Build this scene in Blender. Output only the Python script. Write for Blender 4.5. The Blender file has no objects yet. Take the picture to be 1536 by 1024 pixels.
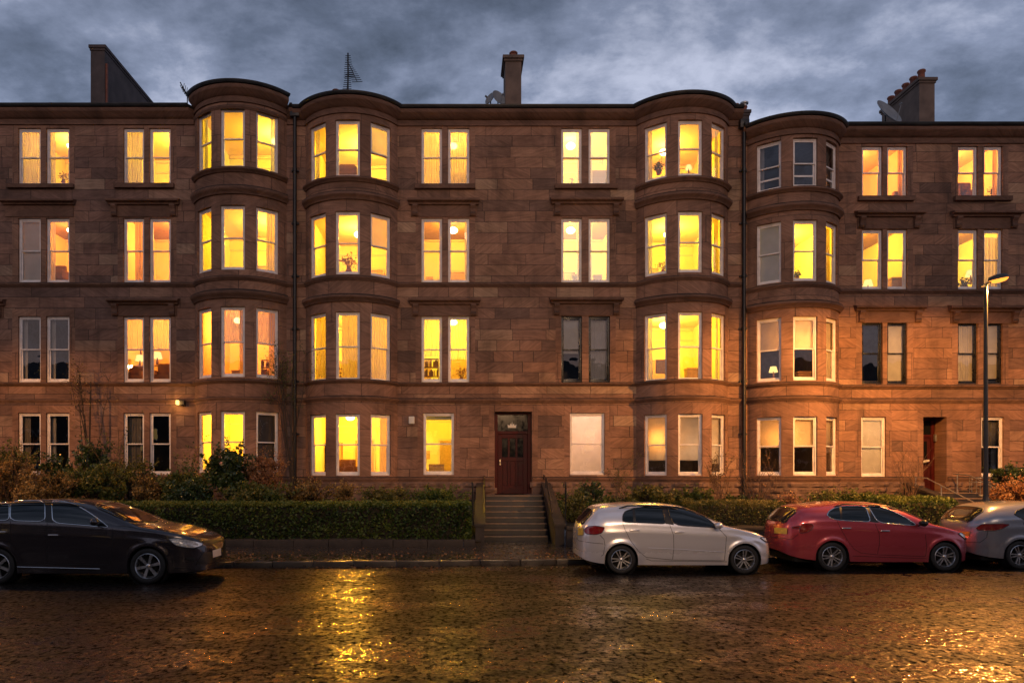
LAMP_W, SKY_S, SUN_S, EXPO, ROADB, LAMP_N = 4600, 1.3, .27, 0.0, .012, 4300
import bpy, bmesh, math, random
import numpy as np
from mathutils import Vector, Matrix, noise as mnoise
from mathutils.bvhtree import BVHTree
from mathutils.geometry import delaunay_2d_cdt
R = math.radians
SC = bpy.context.scene
COL = SC.collection
F, CX, HY, EYE = 1075.0, 690.0, 708.0, 2.15     # focal length (px), principal point (px) and eye height (m)
DW = 25.0                                       # distance of the facade plane
def X(px, d=DW): return (px - CX) * d / F
def Z(py, d=DW): return EYE + (HY - py) * d / F

# ------------------------------------------------------------------ object helpers
def tag(o, label=None, cat=None, group=None, kind=None):
    if label: o['label'] = label
    if cat: o['category'] = cat
    if group: o['group'] = group
    if kind: o['kind'] = kind
    return o
def root(name, loc, label, cat, group=None):
    o = bpy.data.objects.new(name, None); COL.objects.link(o)
    o.location = loc; o.empty_display_size = .2
    return tag(o, label, cat, group)
WORLD_ORIGIN = {}
def org(o):
    v = Vector((0, 0, 0))
    while o is not None:
        v += o.location; o = o.parent
    return v
class MB:
    """collects geometry given in world coordinates (or in the thing's own when local=True)"""
    def __init__(s): s.v = []; s.f = []; s.uv = None; s.fm = []
    def add(s, vs, fs, m=0):
        b = len(s.v); s.v.extend([tuple(p) for p in vs]); s.f.extend([tuple(i + b for i in f) for f in fs]); s.fm.extend([m] * len(fs)); return s
    def quad(s, a, b, c, d, m=0): return s.add([a, b, c, d], [(0, 1, 2, 3)], m)
    def box(s, x0, y0, z0, x1, y1, z1, m=0, T=None):
        vs = [Vector(p) for p in ((x0,y0,z0),(x1,y0,z0),(x1,y1,z0),(x0,y1,z0),(x0,y0,z1),(x1,y0,z1),(x1,y1,z1),(x0,y1,z1))]
        if T is not None: vs = [T @ p for p in vs]
        return s.add(vs, [(3,2,1,0),(4,5,6,7),(0,1,5,4),(1,2,6,5),(2,3,7,6),(3,0,4,7)], m)
    def bbox(s, x0, y0, z0, x1, y1, z1, b=.01, m=0, T=None):
        """box with bevelled edges"""
        bm = bmesh.new(); bmesh.ops.create_cube(bm, size=1)
        for v in bm.verts: v.co = Vector(((x0+x1)/2 + v.co.x*(x1-x0), (y0+y1)/2 + v.co.y*(y1-y0), (z0+z1)/2 + v.co.z*(z1-z0)))
        bmesh.ops.bevel(bm, geom=bm.edges[:], offset=min(b, .45*min(abs(x1-x0), abs(y1-y0), abs(z1-z0))), segments=2, affect='EDGES', profile=.6)
        bm.verts.index_update()
        vs = [v.co.copy() if T is None else T @ v.co for v in bm.verts]
        s.add(vs, [[v.index for v in f.verts] for f in bm.faces], m); bm.free(); return s
    def tube(s, pts, r, n=6, m=0, caps=True):
        pts = [Vector(p) for p in pts]
        rs = r if isinstance(r, (list, tuple)) else [r] * len(pts)
        rings = []
        up = Vector((0, 0, 1))
        for i, p in enumerate(pts):
            a = pts[max(0, i-1)]; b = pts[min(len(pts)-1, i+1)]
            t = (b - a).normalized() if (b - a).length > 1e-9 else Vector((0,0,1))
            u = t.cross(up)
            if u.length < .05: u = t.cross(Vector((1, 0, 0)))
            u.normalize(); w = t.cross(u).normalized()
            rings.append([p + (u*math.cos(2*math.pi*k/n) + w*math.sin(2*math.pi*k/n)) * rs[i] for k in range(n)])
        vs = [q for rg in rings for q in rg]; fs = []
        for i in range(len(pts)-1):
            for k in range(n):
                a = i*n+k; b = i*n+(k+1) % n
                fs.append((a, b, b+n, a+n))
        if caps: fs.append(tuple(range(n))[::-1]); fs.append(tuple((len(pts)-1)*n + k for k in range(n)))
        return s.add(vs, fs, m)
    def lathe(s, prof, n=24, T=None, m=0):
        """profile [(r, h)] round local Z"""
        vs = []; fs = []
        for (r, h) in prof:
            for k in range(n):
                p = Vector((r*math.cos(2*math.pi*k/n), r*math.sin(2*math.pi*k/n), h)); vs.append(T @ p if T is not None else p)
        for i in range(len(prof)-1):
            for k in range(n):
                a = i*n+k; b = i*n+(k+1) % n
                fs.append((a, b, b+n, a+n))
        return s.add(vs, fs, m)
    def prism(s, poly, y0, y1, T=None, m=0):
        """polygon [(x,z)] extruded in y"""
        n = len(poly)
        vs = [Vector((x, y0, z)) for x, z in poly] + [Vector((x, y1, z)) for x, z in poly]
        if T is not None: vs = [T @ p for p in vs]
        fs = [tuple(range(n)), tuple(range(n, 2*n))[::-1]] + [(i, i+n, (i+1) % n+n, (i+1) % n) for i in range(n)]
        return s.add(vs, fs, m)
    def build(s, name, mats, parent=None, smooth=False, local=False, uv=None, loc=None, fix=False):
        if not s.v: return None
        me = bpy.data.meshes.new(name)
        o = bpy.data.objects.new(name, me); COL.objects.link(o)
        off = Vector((0, 0, 0))
        if parent is not None:
            o.parent = parent
            if not local: off = org(parent)
        elif loc is not None:
            o.location = loc
            if not local: off = Vector(loc)
        vs = [(p[0]-off.x, p[1]-off.y, p[2]-off.z) for p in s.v]
        me.from_pydata(vs, [], s.f)
        if not isinstance(mats, (list, tuple)): mats = [mats]
        for m in mats: me.materials.append(m)
        if len(mats) > 1: me.polygons.foreach_set('material_index', s.fm)
        if uv is not None:
            lay = me.uv_layers.new(name='UVMap')
            a = np.array(uv, dtype=np.float32)
            idx = np.empty(len(me.loops), dtype=np.int32); me.loops.foreach_get('vertex_index', idx)
            lay.data.foreach_set('uv', a[idx].ravel())
        if smooth:
            me.polygons.foreach_set('use_smooth', [True]*len(me.polygons))
            if smooth != True: me.set_sharp_from_angle(angle=R(smooth))
        if fix:
            bm = bmesh.new(); bm.from_mesh(me); bmesh.ops.recalc_face_normals(bm, faces=bm.faces[:]); bm.to_mesh(me); bm.free()
        me.update()
        return o

# ------------------------------------------------------------------ materials
def new_mat(name):
    m = bpy.data.materials.new(name); m.use_nodes = True
    nt = m.node_tree; nt.nodes.clear()
    out = nt.nodes.new('ShaderNodeOutputMaterial')
    return m, nt, out
class N:
    def __init__(s, nt): s.nt = nt
    def n(s, t, **kw):
        nd = s.nt.nodes.new('ShaderNode' + t)
        for k, v in kw.items(): setattr(nd, k, v)
        return nd
    def link(s, a, b): s.nt.links.new(a, b)
    def val(s, sock, v):
        if hasattr(v, 'is_linked') or isinstance(v, bpy.types.NodeSocket): s.link(v, sock)
        else: sock.default_value = v
    def math(s, op, a, b=0.0, c=0.0, clamp=False):
        nd = s.n('Math', operation=op, use_clamp=clamp)
        s.val(nd.inputs[0], a); s.val(nd.inputs[1], b)
        if op in ('MULTIPLY_ADD', 'SMOOTH_MIN', 'COMPARE', 'WRAP'): s.val(nd.inputs[2], c)
        return nd.outputs[0]
    def mix(s, f, a, b, mode='MIX'):
        nd = s.n('Mix', data_type='RGBA', blend_type=mode)
        s.val(nd.inputs[0], f); s.val(nd.inputs[6], a if not isinstance(a, tuple) else (*a, 1)[:4]); s.val(nd.inputs[7], b if not isinstance(b, tuple) else (*b, 1)[:4])
        return nd.outputs[2]
    def mapr(s, v, a, b, c, d, smooth=False):
        nd = s.n('MapRange'); nd.interpolation_type = 'SMOOTHSTEP' if smooth else 'LINEAR'
        for i, q in enumerate((v, a, b, c, d)): s.val(nd.inputs[i], q)
        return nd.outputs[0]
    def noise(s, vec, scale, detail=4, rough=.55, dist=0, dims='3D'):
        nd = s.n('TexNoise', noise_dimensions=dims)
        if vec is not None: s.link(vec, nd.inputs['Vector'])
        nd.inputs['Scale'].default_value = scale; nd.inputs['Detail'].default_value = detail
        nd.inputs['Roughness'].default_value = rough; nd.inputs['Distortion'].default_value = dist
        return nd.outputs['Fac']
    def coord(s, kind='Object'): return s.n('TexCoord').outputs[kind]
    def mapping(s, vec, sc=(1,1,1), loc=(0,0,0)):
        nd = s.n('Mapping'); s.link(vec, nd.inputs['Vector']); nd.inputs['Scale'].default_value = sc; nd.inputs['Location'].default_value = loc
        return nd.outputs[0]
    def bsdf(s, **kw):
        b = s.n('BsdfPrincipled')
        for k, v in kw.items():
            k = {'color':'Base Color','rough':'Roughness','metal':'Metallic','spec':'Specular IOR Level','ior':'IOR','coat':'Coat Weight','coatr':'Coat Roughness',
                 'emit':'Emission Color','emits':'Emission Strength','sheen':'Sheen Weight','trans':'Transmission Weight','sub':'Subsurface Weight','normal':'Normal','alpha':'Alpha','coatn':'Coat Normal'}[k]
            if isinstance(v, tuple): v = (*v, 1)[:4]
            s.val(b.inputs[k], v)
        return b
    def bump(s, h, strength=.3, dist=.02, normal=None):
        nd = s.n('Bump'); s.link(h, nd.inputs['Height']); nd.inputs['Strength'].default_value = strength; nd.inputs['Distance'].default_value = dist
        if normal is not None: s.link(normal, nd.inputs['Normal'])
        return nd.outputs[0]
def simple(name, col, rough=.6, metal=0., var=.12, scale=6., bump=.0, coat=0., emit=None, emits=0, spec=.5, bscale=40):
    """principled with a gentle noise variation of its colour and roughness"""
    m, nt, out = new_mat(name); g = N(nt); c = g.coord()
    n1 = g.noise(c, scale, 5)
    k = g.mapr(n1, .3, .7, 1-var, 1+var)
    mul = g.n('VectorMath', operation='SCALE'); mul.inputs[0].default_value = col[:3]; g.link(k, mul.inputs['Scale'])
    kw = dict(color=mul.outputs[0], rough=g.mapr(n1, .3, .7, max(0, rough-.08), min(1, rough+.08)), metal=metal, coat=coat, spec=spec)
    if emit: kw.update(emit=emit, emits=emits)
    if bump: kw['normal'] = g.bump(g.noise(c, bscale, 4), bump, .01)
    b = g.bsdf(**kw); g.link(b.outputs[0], out.inputs[0]); return m

def sandstone(name, tint=(1,1,1), h=.375, wlo=.75, whi=1.7, seed=0., ashlar=True, smoothish=False, u='UV', ledge=False):
    m, nt, out = new_mat(name); g = N(nt)
    uv = g.coord(u); sep = g.n('SeparateXYZ'); g.link(uv, sep.inputs[0])
    U, V = sep.outputs[0], sep.outputs[1]
    if u == 'Object': V = sep.outputs[2]
    row = g.math('FLOOR', g.math('DIVIDE', V, h))
    wn = g.n('TexWhiteNoise', noise_dimensions='1D'); g.link(g.math('ADD', row, seed + .5), wn.inputs['W'])
    w = g.mapr(wn.outputs['Value'], 0, 1, wlo, whi)
    wn2 = g.n('TexWhiteNoise', noise_dimensions='1D'); g.link(g.math('ADD', row, seed + 77.5), wn2.inputs['W'])
    # gently uneven joints: warp u by a per-row low-frequency noise
    cw = g.n('CombineXYZ'); g.link(g.math('MULTIPLY', U, .8), cw.inputs[0]); g.link(g.math('MULTIPLY', row, 7.3), cw.inputs[1])
    warp = g.noise(cw.outputs[0], 1.0, 1)
    ux = g.math('DIVIDE', g.math('ADD', g.math('ADD', U, g.math('MULTIPLY', warp, .9)), g.math('MULTIPLY', wn2.outputs['Value'], 3.0)), w)
    col = g.math('FLOOR', ux)
    cid = g.n('CombineXYZ'); g.link(g.math('ADD', col, .5), cid.inputs[0]); g.link(g.math('ADD', row, .5 + seed), cid.inputs[1])
    rnd = g.n('TexWhiteNoise', noise_dimensions='3D'); g.link(cid.outputs[0], rnd.inputs['Vector'])
    rv = rnd.outputs['Value']; rc = g.n('SeparateColor'); g.link(rnd.outputs['Color'], rc.inputs[0])
    fu = g.math('MULTIPLY', g.math('ABSOLUTE', g.math('SUBTRACT', g.math('FRACT', ux), .5)), 2)       # 1 at the joint
    du = g.math('MULTIPLY', g.math('SUBTRACT', 1, fu), g.math('MULTIPLY', w, .5))
    fv = g.math('ABSOLUTE', g.math('SUBTRACT', g.math('FRACT', g.math('DIVIDE', V, h)), .5))
    dv = g.math('MULTIPLY', g.math('SUBTRACT', .5, fv), h)
    d = g.math('MINIMUM', du, dv)
    jn = g.math('ADD', d, g.math('MULTIPLY', g.math('SUBTRACT', g.noise(uv, 9, 3), .5), .014))
    joint = g.mapr(jn, .004, .014, 1, 0, True)
    # bedding grain, tilted differently block by block
    bx = g.n('CombineXYZ')
    tilt = g.math('MULTIPLY', g.math('SUBTRACT', rc.outputs[1], .5), 1.5)
    vv = g.math('ADD', V, g.math('MULTIPLY', U, tilt))
    g.link(g.math('MULTIPLY', U, 1.6), bx.inputs[0]); g.link(g.math('MULTIPLY', vv, 15), bx.inputs[1]); g.link(g.math('MULTIPLY', rv, 40), bx.inputs[2])
    grain = g.noise(bx.outputs[0], 1.0, 5, .6, .9)
    fine = g.noise(uv, 60, 3)
    blot = g.noise(uv, .55, 5, .6, .4)
    blot2 = g.noise(uv, 2.6, 5, .62)
    cr = g.n('ValToRGB'); g.link(rv, cr.inputs[0]); e = cr.color_ramp.elements
    base = [(0, (.18,.110,.084)), (.12, (.235,.137,.098)), (.4, (.285,.158,.108)), (.65, (.32,.175,.115)), (.88, (.35,.20,.13)), (1, (.40,.26,.17))]
    if smoothish: base = [(0, (.265,.148,.10)), (.5, (.30,.165,.11)), (1, (.335,.187,.122))]
    e[0].position = 0; e[0].color = (*base[0][1], 1); e[1].position = 1; e[1].color = (*base[-1][1], 1)
    for p, c in base[1:-1]:
        q = e.new(p); q.color = (*c, 1)
    c = cr.outputs[0]
    k = g.mapr(grain, .3, .72, .66, 1.26)
    k = g.math('MULTIPLY', k, g.mapr(fine, .3, .7, .9, 1.1))
    k = g.math('MULTIPLY', k, g.mapr(blot, .3, .62, .68, 1.12, True))
    k = g.math('MULTIPLY', k, g.mapr(blot2, .25, .7, .85, 1.1))
    sc = g.n('VectorMath', operation='SCALE'); g.link(c, sc.inputs[0]); g.link(k, sc.inputs['Scale'])
    tn = g.n('VectorMath', operation='MULTIPLY'); g.link(sc.outputs[0], tn.inputs[0]); tn.inputs[1].default_value = tint
    # soot streaks running down from the ledges
    sx = g.n('CombineXYZ'); g.link(g.math('MULTIPLY', U, 2.6), sx.inputs[0]); g.link(g.math('MULTIPLY', V, .35), sx.inputs[1])
    st = g.mapr(g.noise(sx.outputs[0], 1.0, 4, .6), .50, .74, 0, .45, True)
    c2 = g.mix(st, tn.outputs[0], (.075, .05, .04))
    if ledge:   # soot and moss settle on the weathered tops of ledges
        ge = g.n('NewGeometry'); sn = g.n('SeparateXYZ'); g.link(ge.outputs['True Normal'], sn.inputs[0])
        tp = g.mapr(sn.outputs[2], .05, .55, 0, 1, True)
        lk = g.math('MULTIPLY', g.math('ADD', g.math('MULTIPLY', tp, .9), .28), g.mapr(blot2, .3, .62, .45, 1.0), clamp=True)
        c2 = g.mix(lk, c2, (.035, .026, .022))
    if ashlar: c2 = g.mix(g.math('MULTIPLY', joint, .85), c2, (.06, .042, .034))
    hgt = g.math('ADD', g.math('MULTIPLY', grain, .5), g.math('MULTIPLY', fine, .25))
    if ashlar: hgt = g.math('SUBTRACT', g.math('ADD', hgt, g.math('MULTIPLY', rc.outputs[2], .35)), g.math('MULTIPLY', joint, 1.2))
    b = g.bsdf(color=c2, rough=.86, spec=.25, normal=g.bump(hgt, .55, .012))
    g.link(b.outputs[0], out.inputs[0]); return m

def glass_mat(name, ior=1.5, tint=(1,1,1), rough=.0, wav=.12):
    m, nt, out = new_mat(name); g = N(nt)
    c = g.coord()
    nrm = g.bump(g.noise(c, 1.3, 2), wav, .05)
    tr = g.n('BsdfTransparent'); tr.inputs[0].default_value = (*tint, 1)
    gl = g.n('BsdfGlossy'); gl.inputs['Roughness'].default_value = rough; gl.inputs[0].default_value = (.95,.97,1,1); g.link(nrm, gl.inputs['Normal'])
    fr = g.n('Fresnel'); fr.inputs[0].default_value = ior; g.link(nrm, fr.inputs['Normal'])
    mx = g.n('MixShader'); g.link(g.math('MULTIPLY', fr.outputs[0], 2.4, clamp=True), mx.inputs[0]); g.link(tr.outputs[0], mx.inputs[1]); g.link(gl.outputs[0], mx.inputs[2])
    g.link(mx.outputs[0], out.inputs[0]); return m
def cloth_mat(name, col, transl=.5, stripes=0., alpha=0.):
    m, nt, out = new_mat(name); g = N(nt); c = g.coord()
    n1 = g.noise(c, 3, 4)
    k = g.mapr(n1, .3, .7, .88, 1.08)
    mul = g.n('VectorMath', operation='SCALE'); mul.inputs[0].default_value = col; g.link(k, mul.inputs['Scale'])
    d = g.n('BsdfDiffuse'); g.link(mul.outputs[0], d.inputs[0])
    t = g.n('BsdfTranslucent'); g.link(mul.outputs[0], t.inputs[0])
    mx = g.n('MixShader'); mx.inputs[0].default_value = transl; g.link(d.outputs[0], mx.inputs[1]); g.link(t.outputs[0], mx.inputs[2])
    o = mx.outputs[0]
    if alpha:
        tr = g.n('BsdfTransparent'); m2 = g.n('MixShader'); m2.inputs[0].default_value = alpha
        g.link(o, m2.inputs[1]); g.link(tr.outputs[0], m2.inputs[2]); o = m2.outputs[0]
    g.link(o, out.inputs[0]); return m
def leaf_mat(name, cols, rough=.45, spec=.4, scale=9.):
    m, nt, out = new_mat(name); g = N(nt)
    at = g.n('Attribute', attribute_name='tone')
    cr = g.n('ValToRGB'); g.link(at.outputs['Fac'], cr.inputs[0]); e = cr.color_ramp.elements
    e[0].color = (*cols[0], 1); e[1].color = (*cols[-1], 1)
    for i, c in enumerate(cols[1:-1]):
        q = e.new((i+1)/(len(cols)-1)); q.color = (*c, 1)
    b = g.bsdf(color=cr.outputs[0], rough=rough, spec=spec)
    t = g.n('BsdfTranslucent'); g.link(cr.outputs[0], t.inputs[0])
    mx = g.n('MixShader'); mx.inputs[0].default_value = .22; g.link(b.outputs[0], mx.inputs[1]); g.link(t.outputs[0], mx.inputs[2])
    g.link(mx.outputs[0], out.inputs[0]); return m
def paint(name, col, metal=.35, rough=.28, flake=.5, coat=1.):
    m, nt, out = new_mat(name); g = N(nt); c = g.coord()
    fl = g.noise(c, 900, 1)
    dirt = g.noise(c, 3.5, 5, .6)
    sep = g.n('SeparateXYZ'); g.link(c, sep.inputs[0])
    low = g.math('MULTIPLY', g.mapr(sep.outputs[2], .15, .75, 1, 0, True), g.mapr(dirt, .2, .8, .12, .22))
    cc = g.mix(low, tuple(col), (.05, .042, .036))
    vor = g.n('TexVoronoi', feature='SMOOTH_F1'); g.link(c, vor.inputs['Vector']); vor.inputs['Scale'].default_value = 55
    drops = g.mapr(vor.outputs['Distance'], .0, .35, 1, 0, True)
    bm = g.bump(drops, .22, .004)
    b = g.bsdf(color=cc, metal=metal, rough=g.math('ADD', rough, g.math('MULTIPLY', low, .3)), coat=coat, coatr=.04, coatn=bm, normal=g.bump(fl, .04, .001))
    g.link(b.outputs[0], out.inputs[0]); return m

M = {}
M['stone_l'] = sandstone('sandstone_brown', (.92,.94,1.0), seed=11)
M['stone_m'] = sandstone('sandstone_red', (1.02,1.02,1.0), seed=3)
M['stone_r'] = sandstone('sandstone_warm', (1.06,1.03,.98), seed=29, h=.36)
M['dress'] = sandstone('sandstone_dressed', (1.,1.,1.), h=.9, wlo=1.1, whi=1.6, seed=5, smoothish=True, u='UV')
M['dress_o'] = sandstone('sandstone_trim', (.80,.79,.80), h=1.3, wlo=1.1, whi=1.6, seed=5, smoothish=True, ashlar=False, u='Object', ledge=True)
M['rubble'] = simple('rockfaced_stone', (.17,.105,.078), .9, var=.45, scale=2.2, bump=.9, bscale=9)
M['soot'] = simple('sooty_ledge_stone', (.13,.085,.065), .9, var=.4, scale=3, bump=.5, bscale=30)
M['lead'] = simple('roof_lead', (.045,.05,.055), .42, .3, var=.3, scale=2.5, bump=.15)
M['slate'] = simple('roof_slate', (.05,.053,.06), .55, 0, var=.35, scale=5, bump=.4)
M['render'] = simple('harled_chimney', (.17,.125,.10), .95, var=.3, scale=2.2, bump=.8, bscale=60)
M['render_dk'] = simple('sooty_brick', (.085,.07,.068), .95, var=.35, scale=2., bump=.8, bscale=50)
M['pot'] = simple('chimney_clay', (.23,.085,.055), .85, var=.3, scale=9)
M['white'] = simple('white_window_paint', (.86,.80,.76), .38, var=.14, scale=5, bump=.12, bscale=25)
M['black'] = simple('black_gloss_paint', (.012,.012,.013), .3, var=.2)
M['iron'] = simple('black_iron', (.018,.018,.02), .4, .2, var=.3, scale=20, bump=.2)
M['pipe'] = simple('cast_iron_pipe', (.012,.012,.014), .38, .1, var=.3, scale=10, bump=.2)
M['glass'] = glass_mat('window_glass')
M['wallpaper'] = simple('yellow_room_wall', (.74,.71,.36), .8, var=.07, scale=1.2)
M['wallpaper_o'] = simple('ochre_room_wall', (.80,.60,.30), .8, var=.08, scale=1.2)
M['ceiling'] = simple('room_ceiling', (.84,.60,.45), .85, var=.05, scale=1)
M['carpet'] = simple('room_carpet', (.24,.15,.08), .95, var=.2)
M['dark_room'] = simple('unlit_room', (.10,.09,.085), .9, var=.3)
M['net'] = cloth_mat('net_curtain', (.66,.65,.66), .34, alpha=.12)
M['sheer'] = cloth_mat('sheer_curtain', (.80,.74,.55), .7, alpha=.35)
M['drape'] = cloth_mat('gold_drape', (.70,.52,.22), .45)
M['drape_g'] = cloth_mat('grey_drape', (.26,.24,.22), .3)
M['blind'] = cloth_mat('roller_blind', (.78,.70,.58), .45)
M['blind_w'] = cloth_mat('white_blind', (.80,.74,.70), .45)
M['pane_dark'] = cloth_mat('dark_pane_sheet', (.11,.095,.085), 0.)  # opaque sheet added so one pane of a lit bay looks unlit
M['blind_g'] = cloth_mat('grey_blind', (.42,.42,.41), .03)
M['doorpaint'] = simple('oxblood_door_paint', (.055,.008,.008), .5, var=.2, scale=5, bump=.1, spec=.2)
M['doordark'] = simple('door_frame_paint', (.06,.006,.006), .5, var=.2, spec=.2)
M['darkglass'] = simple('dark_door_glass', (.008,.009,.011), .15, var=.1, spec=.15)
M['brass'] = simple('tarnished_brass', (.55,.45,.3), .35, .9, var=.2)
M['offwhite'] = simple('off_white_plastic', (.70,.68,.62), .5, var=.06)
M['wood'] = simple('dark_wood', (.16,.07,.03), .5, var=.3, scale=12)
M['woodl'] = simple('pale_wood', (.42,.26,.12), .55, var=.2, scale=12)
M['sofa'] = simple('brown_upholstery', (.20,.10,.05), .9, var=.2)
M['chromed'] = simple('galvanised_steel', (.45,.45,.44), .4, .8, var=.2)
M['dish'] = simple('grey_dish_metal', (.22,.235,.25), .45, .1, var=.12)
def emis(name, col, s):
    m, nt, out = new_mat(name); g = N(nt); e = g.n('Emission'); e.inputs[0].default_value = (*col, 1); e.inputs[1].default_value = s
    g.link(e.outputs[0], out.inputs[0]); return m
M['globe'] = emis('lit_lamp_glass', (1., .55, .2), 26.0)
M['sodium'] = emis('sodium_lamp_glass', (1., .30, .035), 2.4)
M['litpane'] = emis('warm_lit_pane', (1., .62, .2), .9)
SOD = (1., .41, .08)
M['amber'] = emis('amber_bulkhead_glass', (1., .62, .16), 3.)
# ------------------------------------------------------------------ the terrace
RB = 1.84; AH = math.asin(1.6/RB)
class Path:
    def __init__(s, x0, x1, bays):
        s.x0, s.x1, s.seg = x0, x1, []
        q, x = 0., x0
        for c in bays:
            L = (c-1.6) - x; s.seg.append(('flat', q, q+L, x)); q += L
            s.seg.append(('arc', q, q+2*AH*RB, c)); q += 2*AH*RB; x = c+1.6
        s.seg.append(('flat', q, q+x1-x, x)); s.L = q+x1-x
    def at(s, q, side=0):
        for i, (k, a, b, c) in enumerate(s.seg):
            last = i == len(s.seg)-1
            if q < b - 1e-6 or last or (side < 0 and q <= b + 1e-6):
                if k == 'flat': return Vector((c + q - a, DW, 0)), Vector((0, -1, 0))
                t = (q-a)/RB - AH
                return Vector((c + RB*math.sin(t), DW - (RB*math.cos(t) - RB*math.cos(AH)), 0)), Vector((math.sin(t), -math.cos(t), 0))
    def off(s, q, d):
        p, n1 = s.at(q, -1); _, n2 = s.at(q, 1)
        m = (n1 + n2) / (1 + n1.dot(n2)); return p + m*d
    def S(s, x):
        for k, a, b, c in s.seg:
            if k == 'flat' and c - 1e-6 <= x <= c + b - a + 1e-6: return a + x - c
        raise ValueError(x)
    def arc(s, c):
        for k, a, b, cc in s.seg:
            if k == 'arc' and abs(cc - c) < 1e-6: return a, b
    def samples(s, q0, q1, step=.12):
        out = [q0]
        for k, a, b, c in s.seg:
            lo, hi = max(a, q0), min(b, q1)
            if hi - lo < 1e-6: continue
            if k == 'arc':
                n = max(1, round((hi-lo)/step)); out += [lo + (hi-lo)*i/n for i in range(n+1)]
            else: out += [lo, hi]
        out.append(q1); out = sorted(out); r = [out[0]]
        for v in out[1:]:
            if v - r[-1] > 1e-5: r.append(v)
        return r
def sweep(mb, path, prof, q0, q1, m=0):
    qs = path.samples(q0, q1); n = len(prof); vs = []; fs = []
    for q in qs:
        for d, z in prof:
            p = path.off(q, d); vs.append((p.x, p.y, z))
    for i in range(len(qs)-1):
        for k in range(n):
            a = i*n+k; b = i*n+(k+1) % n; fs.append((a, a+n, b+n, b))
    fs.append(tuple(range(n))); fs.append(tuple((len(qs)-1)*n+k for k in range(n))[::-1])
    mb.add(vs, fs, m)
def mould(z0, z1, d, back=-.02):
    """a stone ledge: weathered top, round nose, undercut"""
    h = z1 - z0
    return [(back, z0), (d*.35, z0), (d*.5, z0+h*.22), (d*.8, z0+h*.34), (d, z0+h*.5), (d, z0+h*.74), (d*.88, z0+h*.86), (d*.4, z1-h*.02), (back, z1)]

def wall_mesh(path, q0, q1, z0, z1, ops, margin, bld, name, mats, rd=.2, step=.12, d=0.):
    """ops: (qa, qb, za, zb, inward_angle or None)"""
    qs = set(path.samples(q0, q1, step)); zs = {z0, z1}
    for (a, b, c, e, ang) in ops:
        qs |= {a, b}; zs |= {c, e}
        if margin: qs |= {max(q0, a-margin), min(q1, b+margin)}; zs |= {min(z1, e+margin*1.2)}
    def uniq(v):
        v = sorted(v); r = [v[0]]
        for x in v[1:]:
            if x - r[-1] > 2e-3: r.append(x)
        return r
    qs, zs = uniq(qs), uniq(zs)
    vs = []; uv = []; fs = []; fm = []; idx = {}
    def V(q, z, inn=None, du=0, dv=0):
        key = (round(q,3), round(z,3), inn is not None and round(inn[1].x+inn[0], 3), du, dv)
        if key in idx: return idx[key]
        p = path.off(q, d)
        if inn is not None: p = p - inn[1]*inn[0]
        idx[key] = len(vs); vs.append((p.x, p.y, z)); uv.append((q+du, z+dv)); return idx[key]
    for i in range(len(qs)-1):
        for j in range(len(zs)-1):
            qm, zm = (qs[i]+qs[i+1])/2, (zs[j]+zs[j+1])/2
            if any(a < qm < b and c < zm < e for a, b, c, e, _ in ops): continue
            fs.append((V(qs[i], zs[j]), V(qs[i+1], zs[j]), V(qs[i+1], zs[j+1]), V(qs[i], zs[j+1])))
            fm.append(1 if margin and any(a-margin < qm < b+margin and c-.0 < zm < e+margin*1.2 for a, b, c, e, _ in ops) else 0)
    for (a, b, c, e, dep) in ops:
        nm = path.at((a+b)/2)[1]; inn = (dep or rd, nm)
        sub = [q for q in qs if a-1e-4 <= q <= b+1e-4]
        for k in range(len(sub)-1):
            p, q = sub[k], sub[k+1]
            fs.append((V(p, e), V(q, e), V(q, e, inn, 0, .2), V(p, e, inn, 0, .2))); fm.append(1)
            fs.append((V(q, c), V(p, c), V(p, c, inn, 0, -.2), V(q, c, inn, 0, -.2))); fm.append(1)
        fs.append((V(a, c), V(a, e), V(a, e, inn, .2, 0), V(a, c, inn, .2, 0))); fm.append(1)
        fs.append((V(b, e), V(b, c), V(b, c, inn, -.2, 0), V(b, e, inn, -.2, 0))); fm.append(1)
    mb = MB(); mb.v = vs; mb.f = fs; mb.fm = fm
    return mb.build(name, mats, bld, uv=uv)

def wavy(u0, u1, z0, z1, y, amp, wl, rng, lean=0., pinch=None):
    n = max(6, int((u1-u0)/(wl/7))); nz = 8; vs = []; fs = []
    ph = [rng.uniform(0, 6) for _ in range(3)]
    for j in range(nz+1):
        t = j/nz; z = z1 + (z0-z1)*t
        for i in range(n+1):
            f = i/n; a, b = u0, u1
            if pinch == 'L': b = u1 - (u1-u0)*.55*math.sin(min(1, t/.75)*math.pi/2)**2
            if pinch == 'R': a = u0 + (u1-u0)*.55*math.sin(min(1, t/.75)*math.pi/2)**2
            u = a + (b-a)*f
            w = (u1-u0)*f
            yy = y + amp*(math.sin(2*math.pi*w/wl + ph[0]) + .5*math.sin(2*math.pi*w/(wl*1.73)+ph[1] + t)) * (.6+.4*t)
            vs.append((u, yy, z))
    for j in range(nz):
        for i in range(n):
            a = j*(n+1)+i; fs.append((a, a+1, a+n+2, a+n+1))
    return vs, fs

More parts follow.
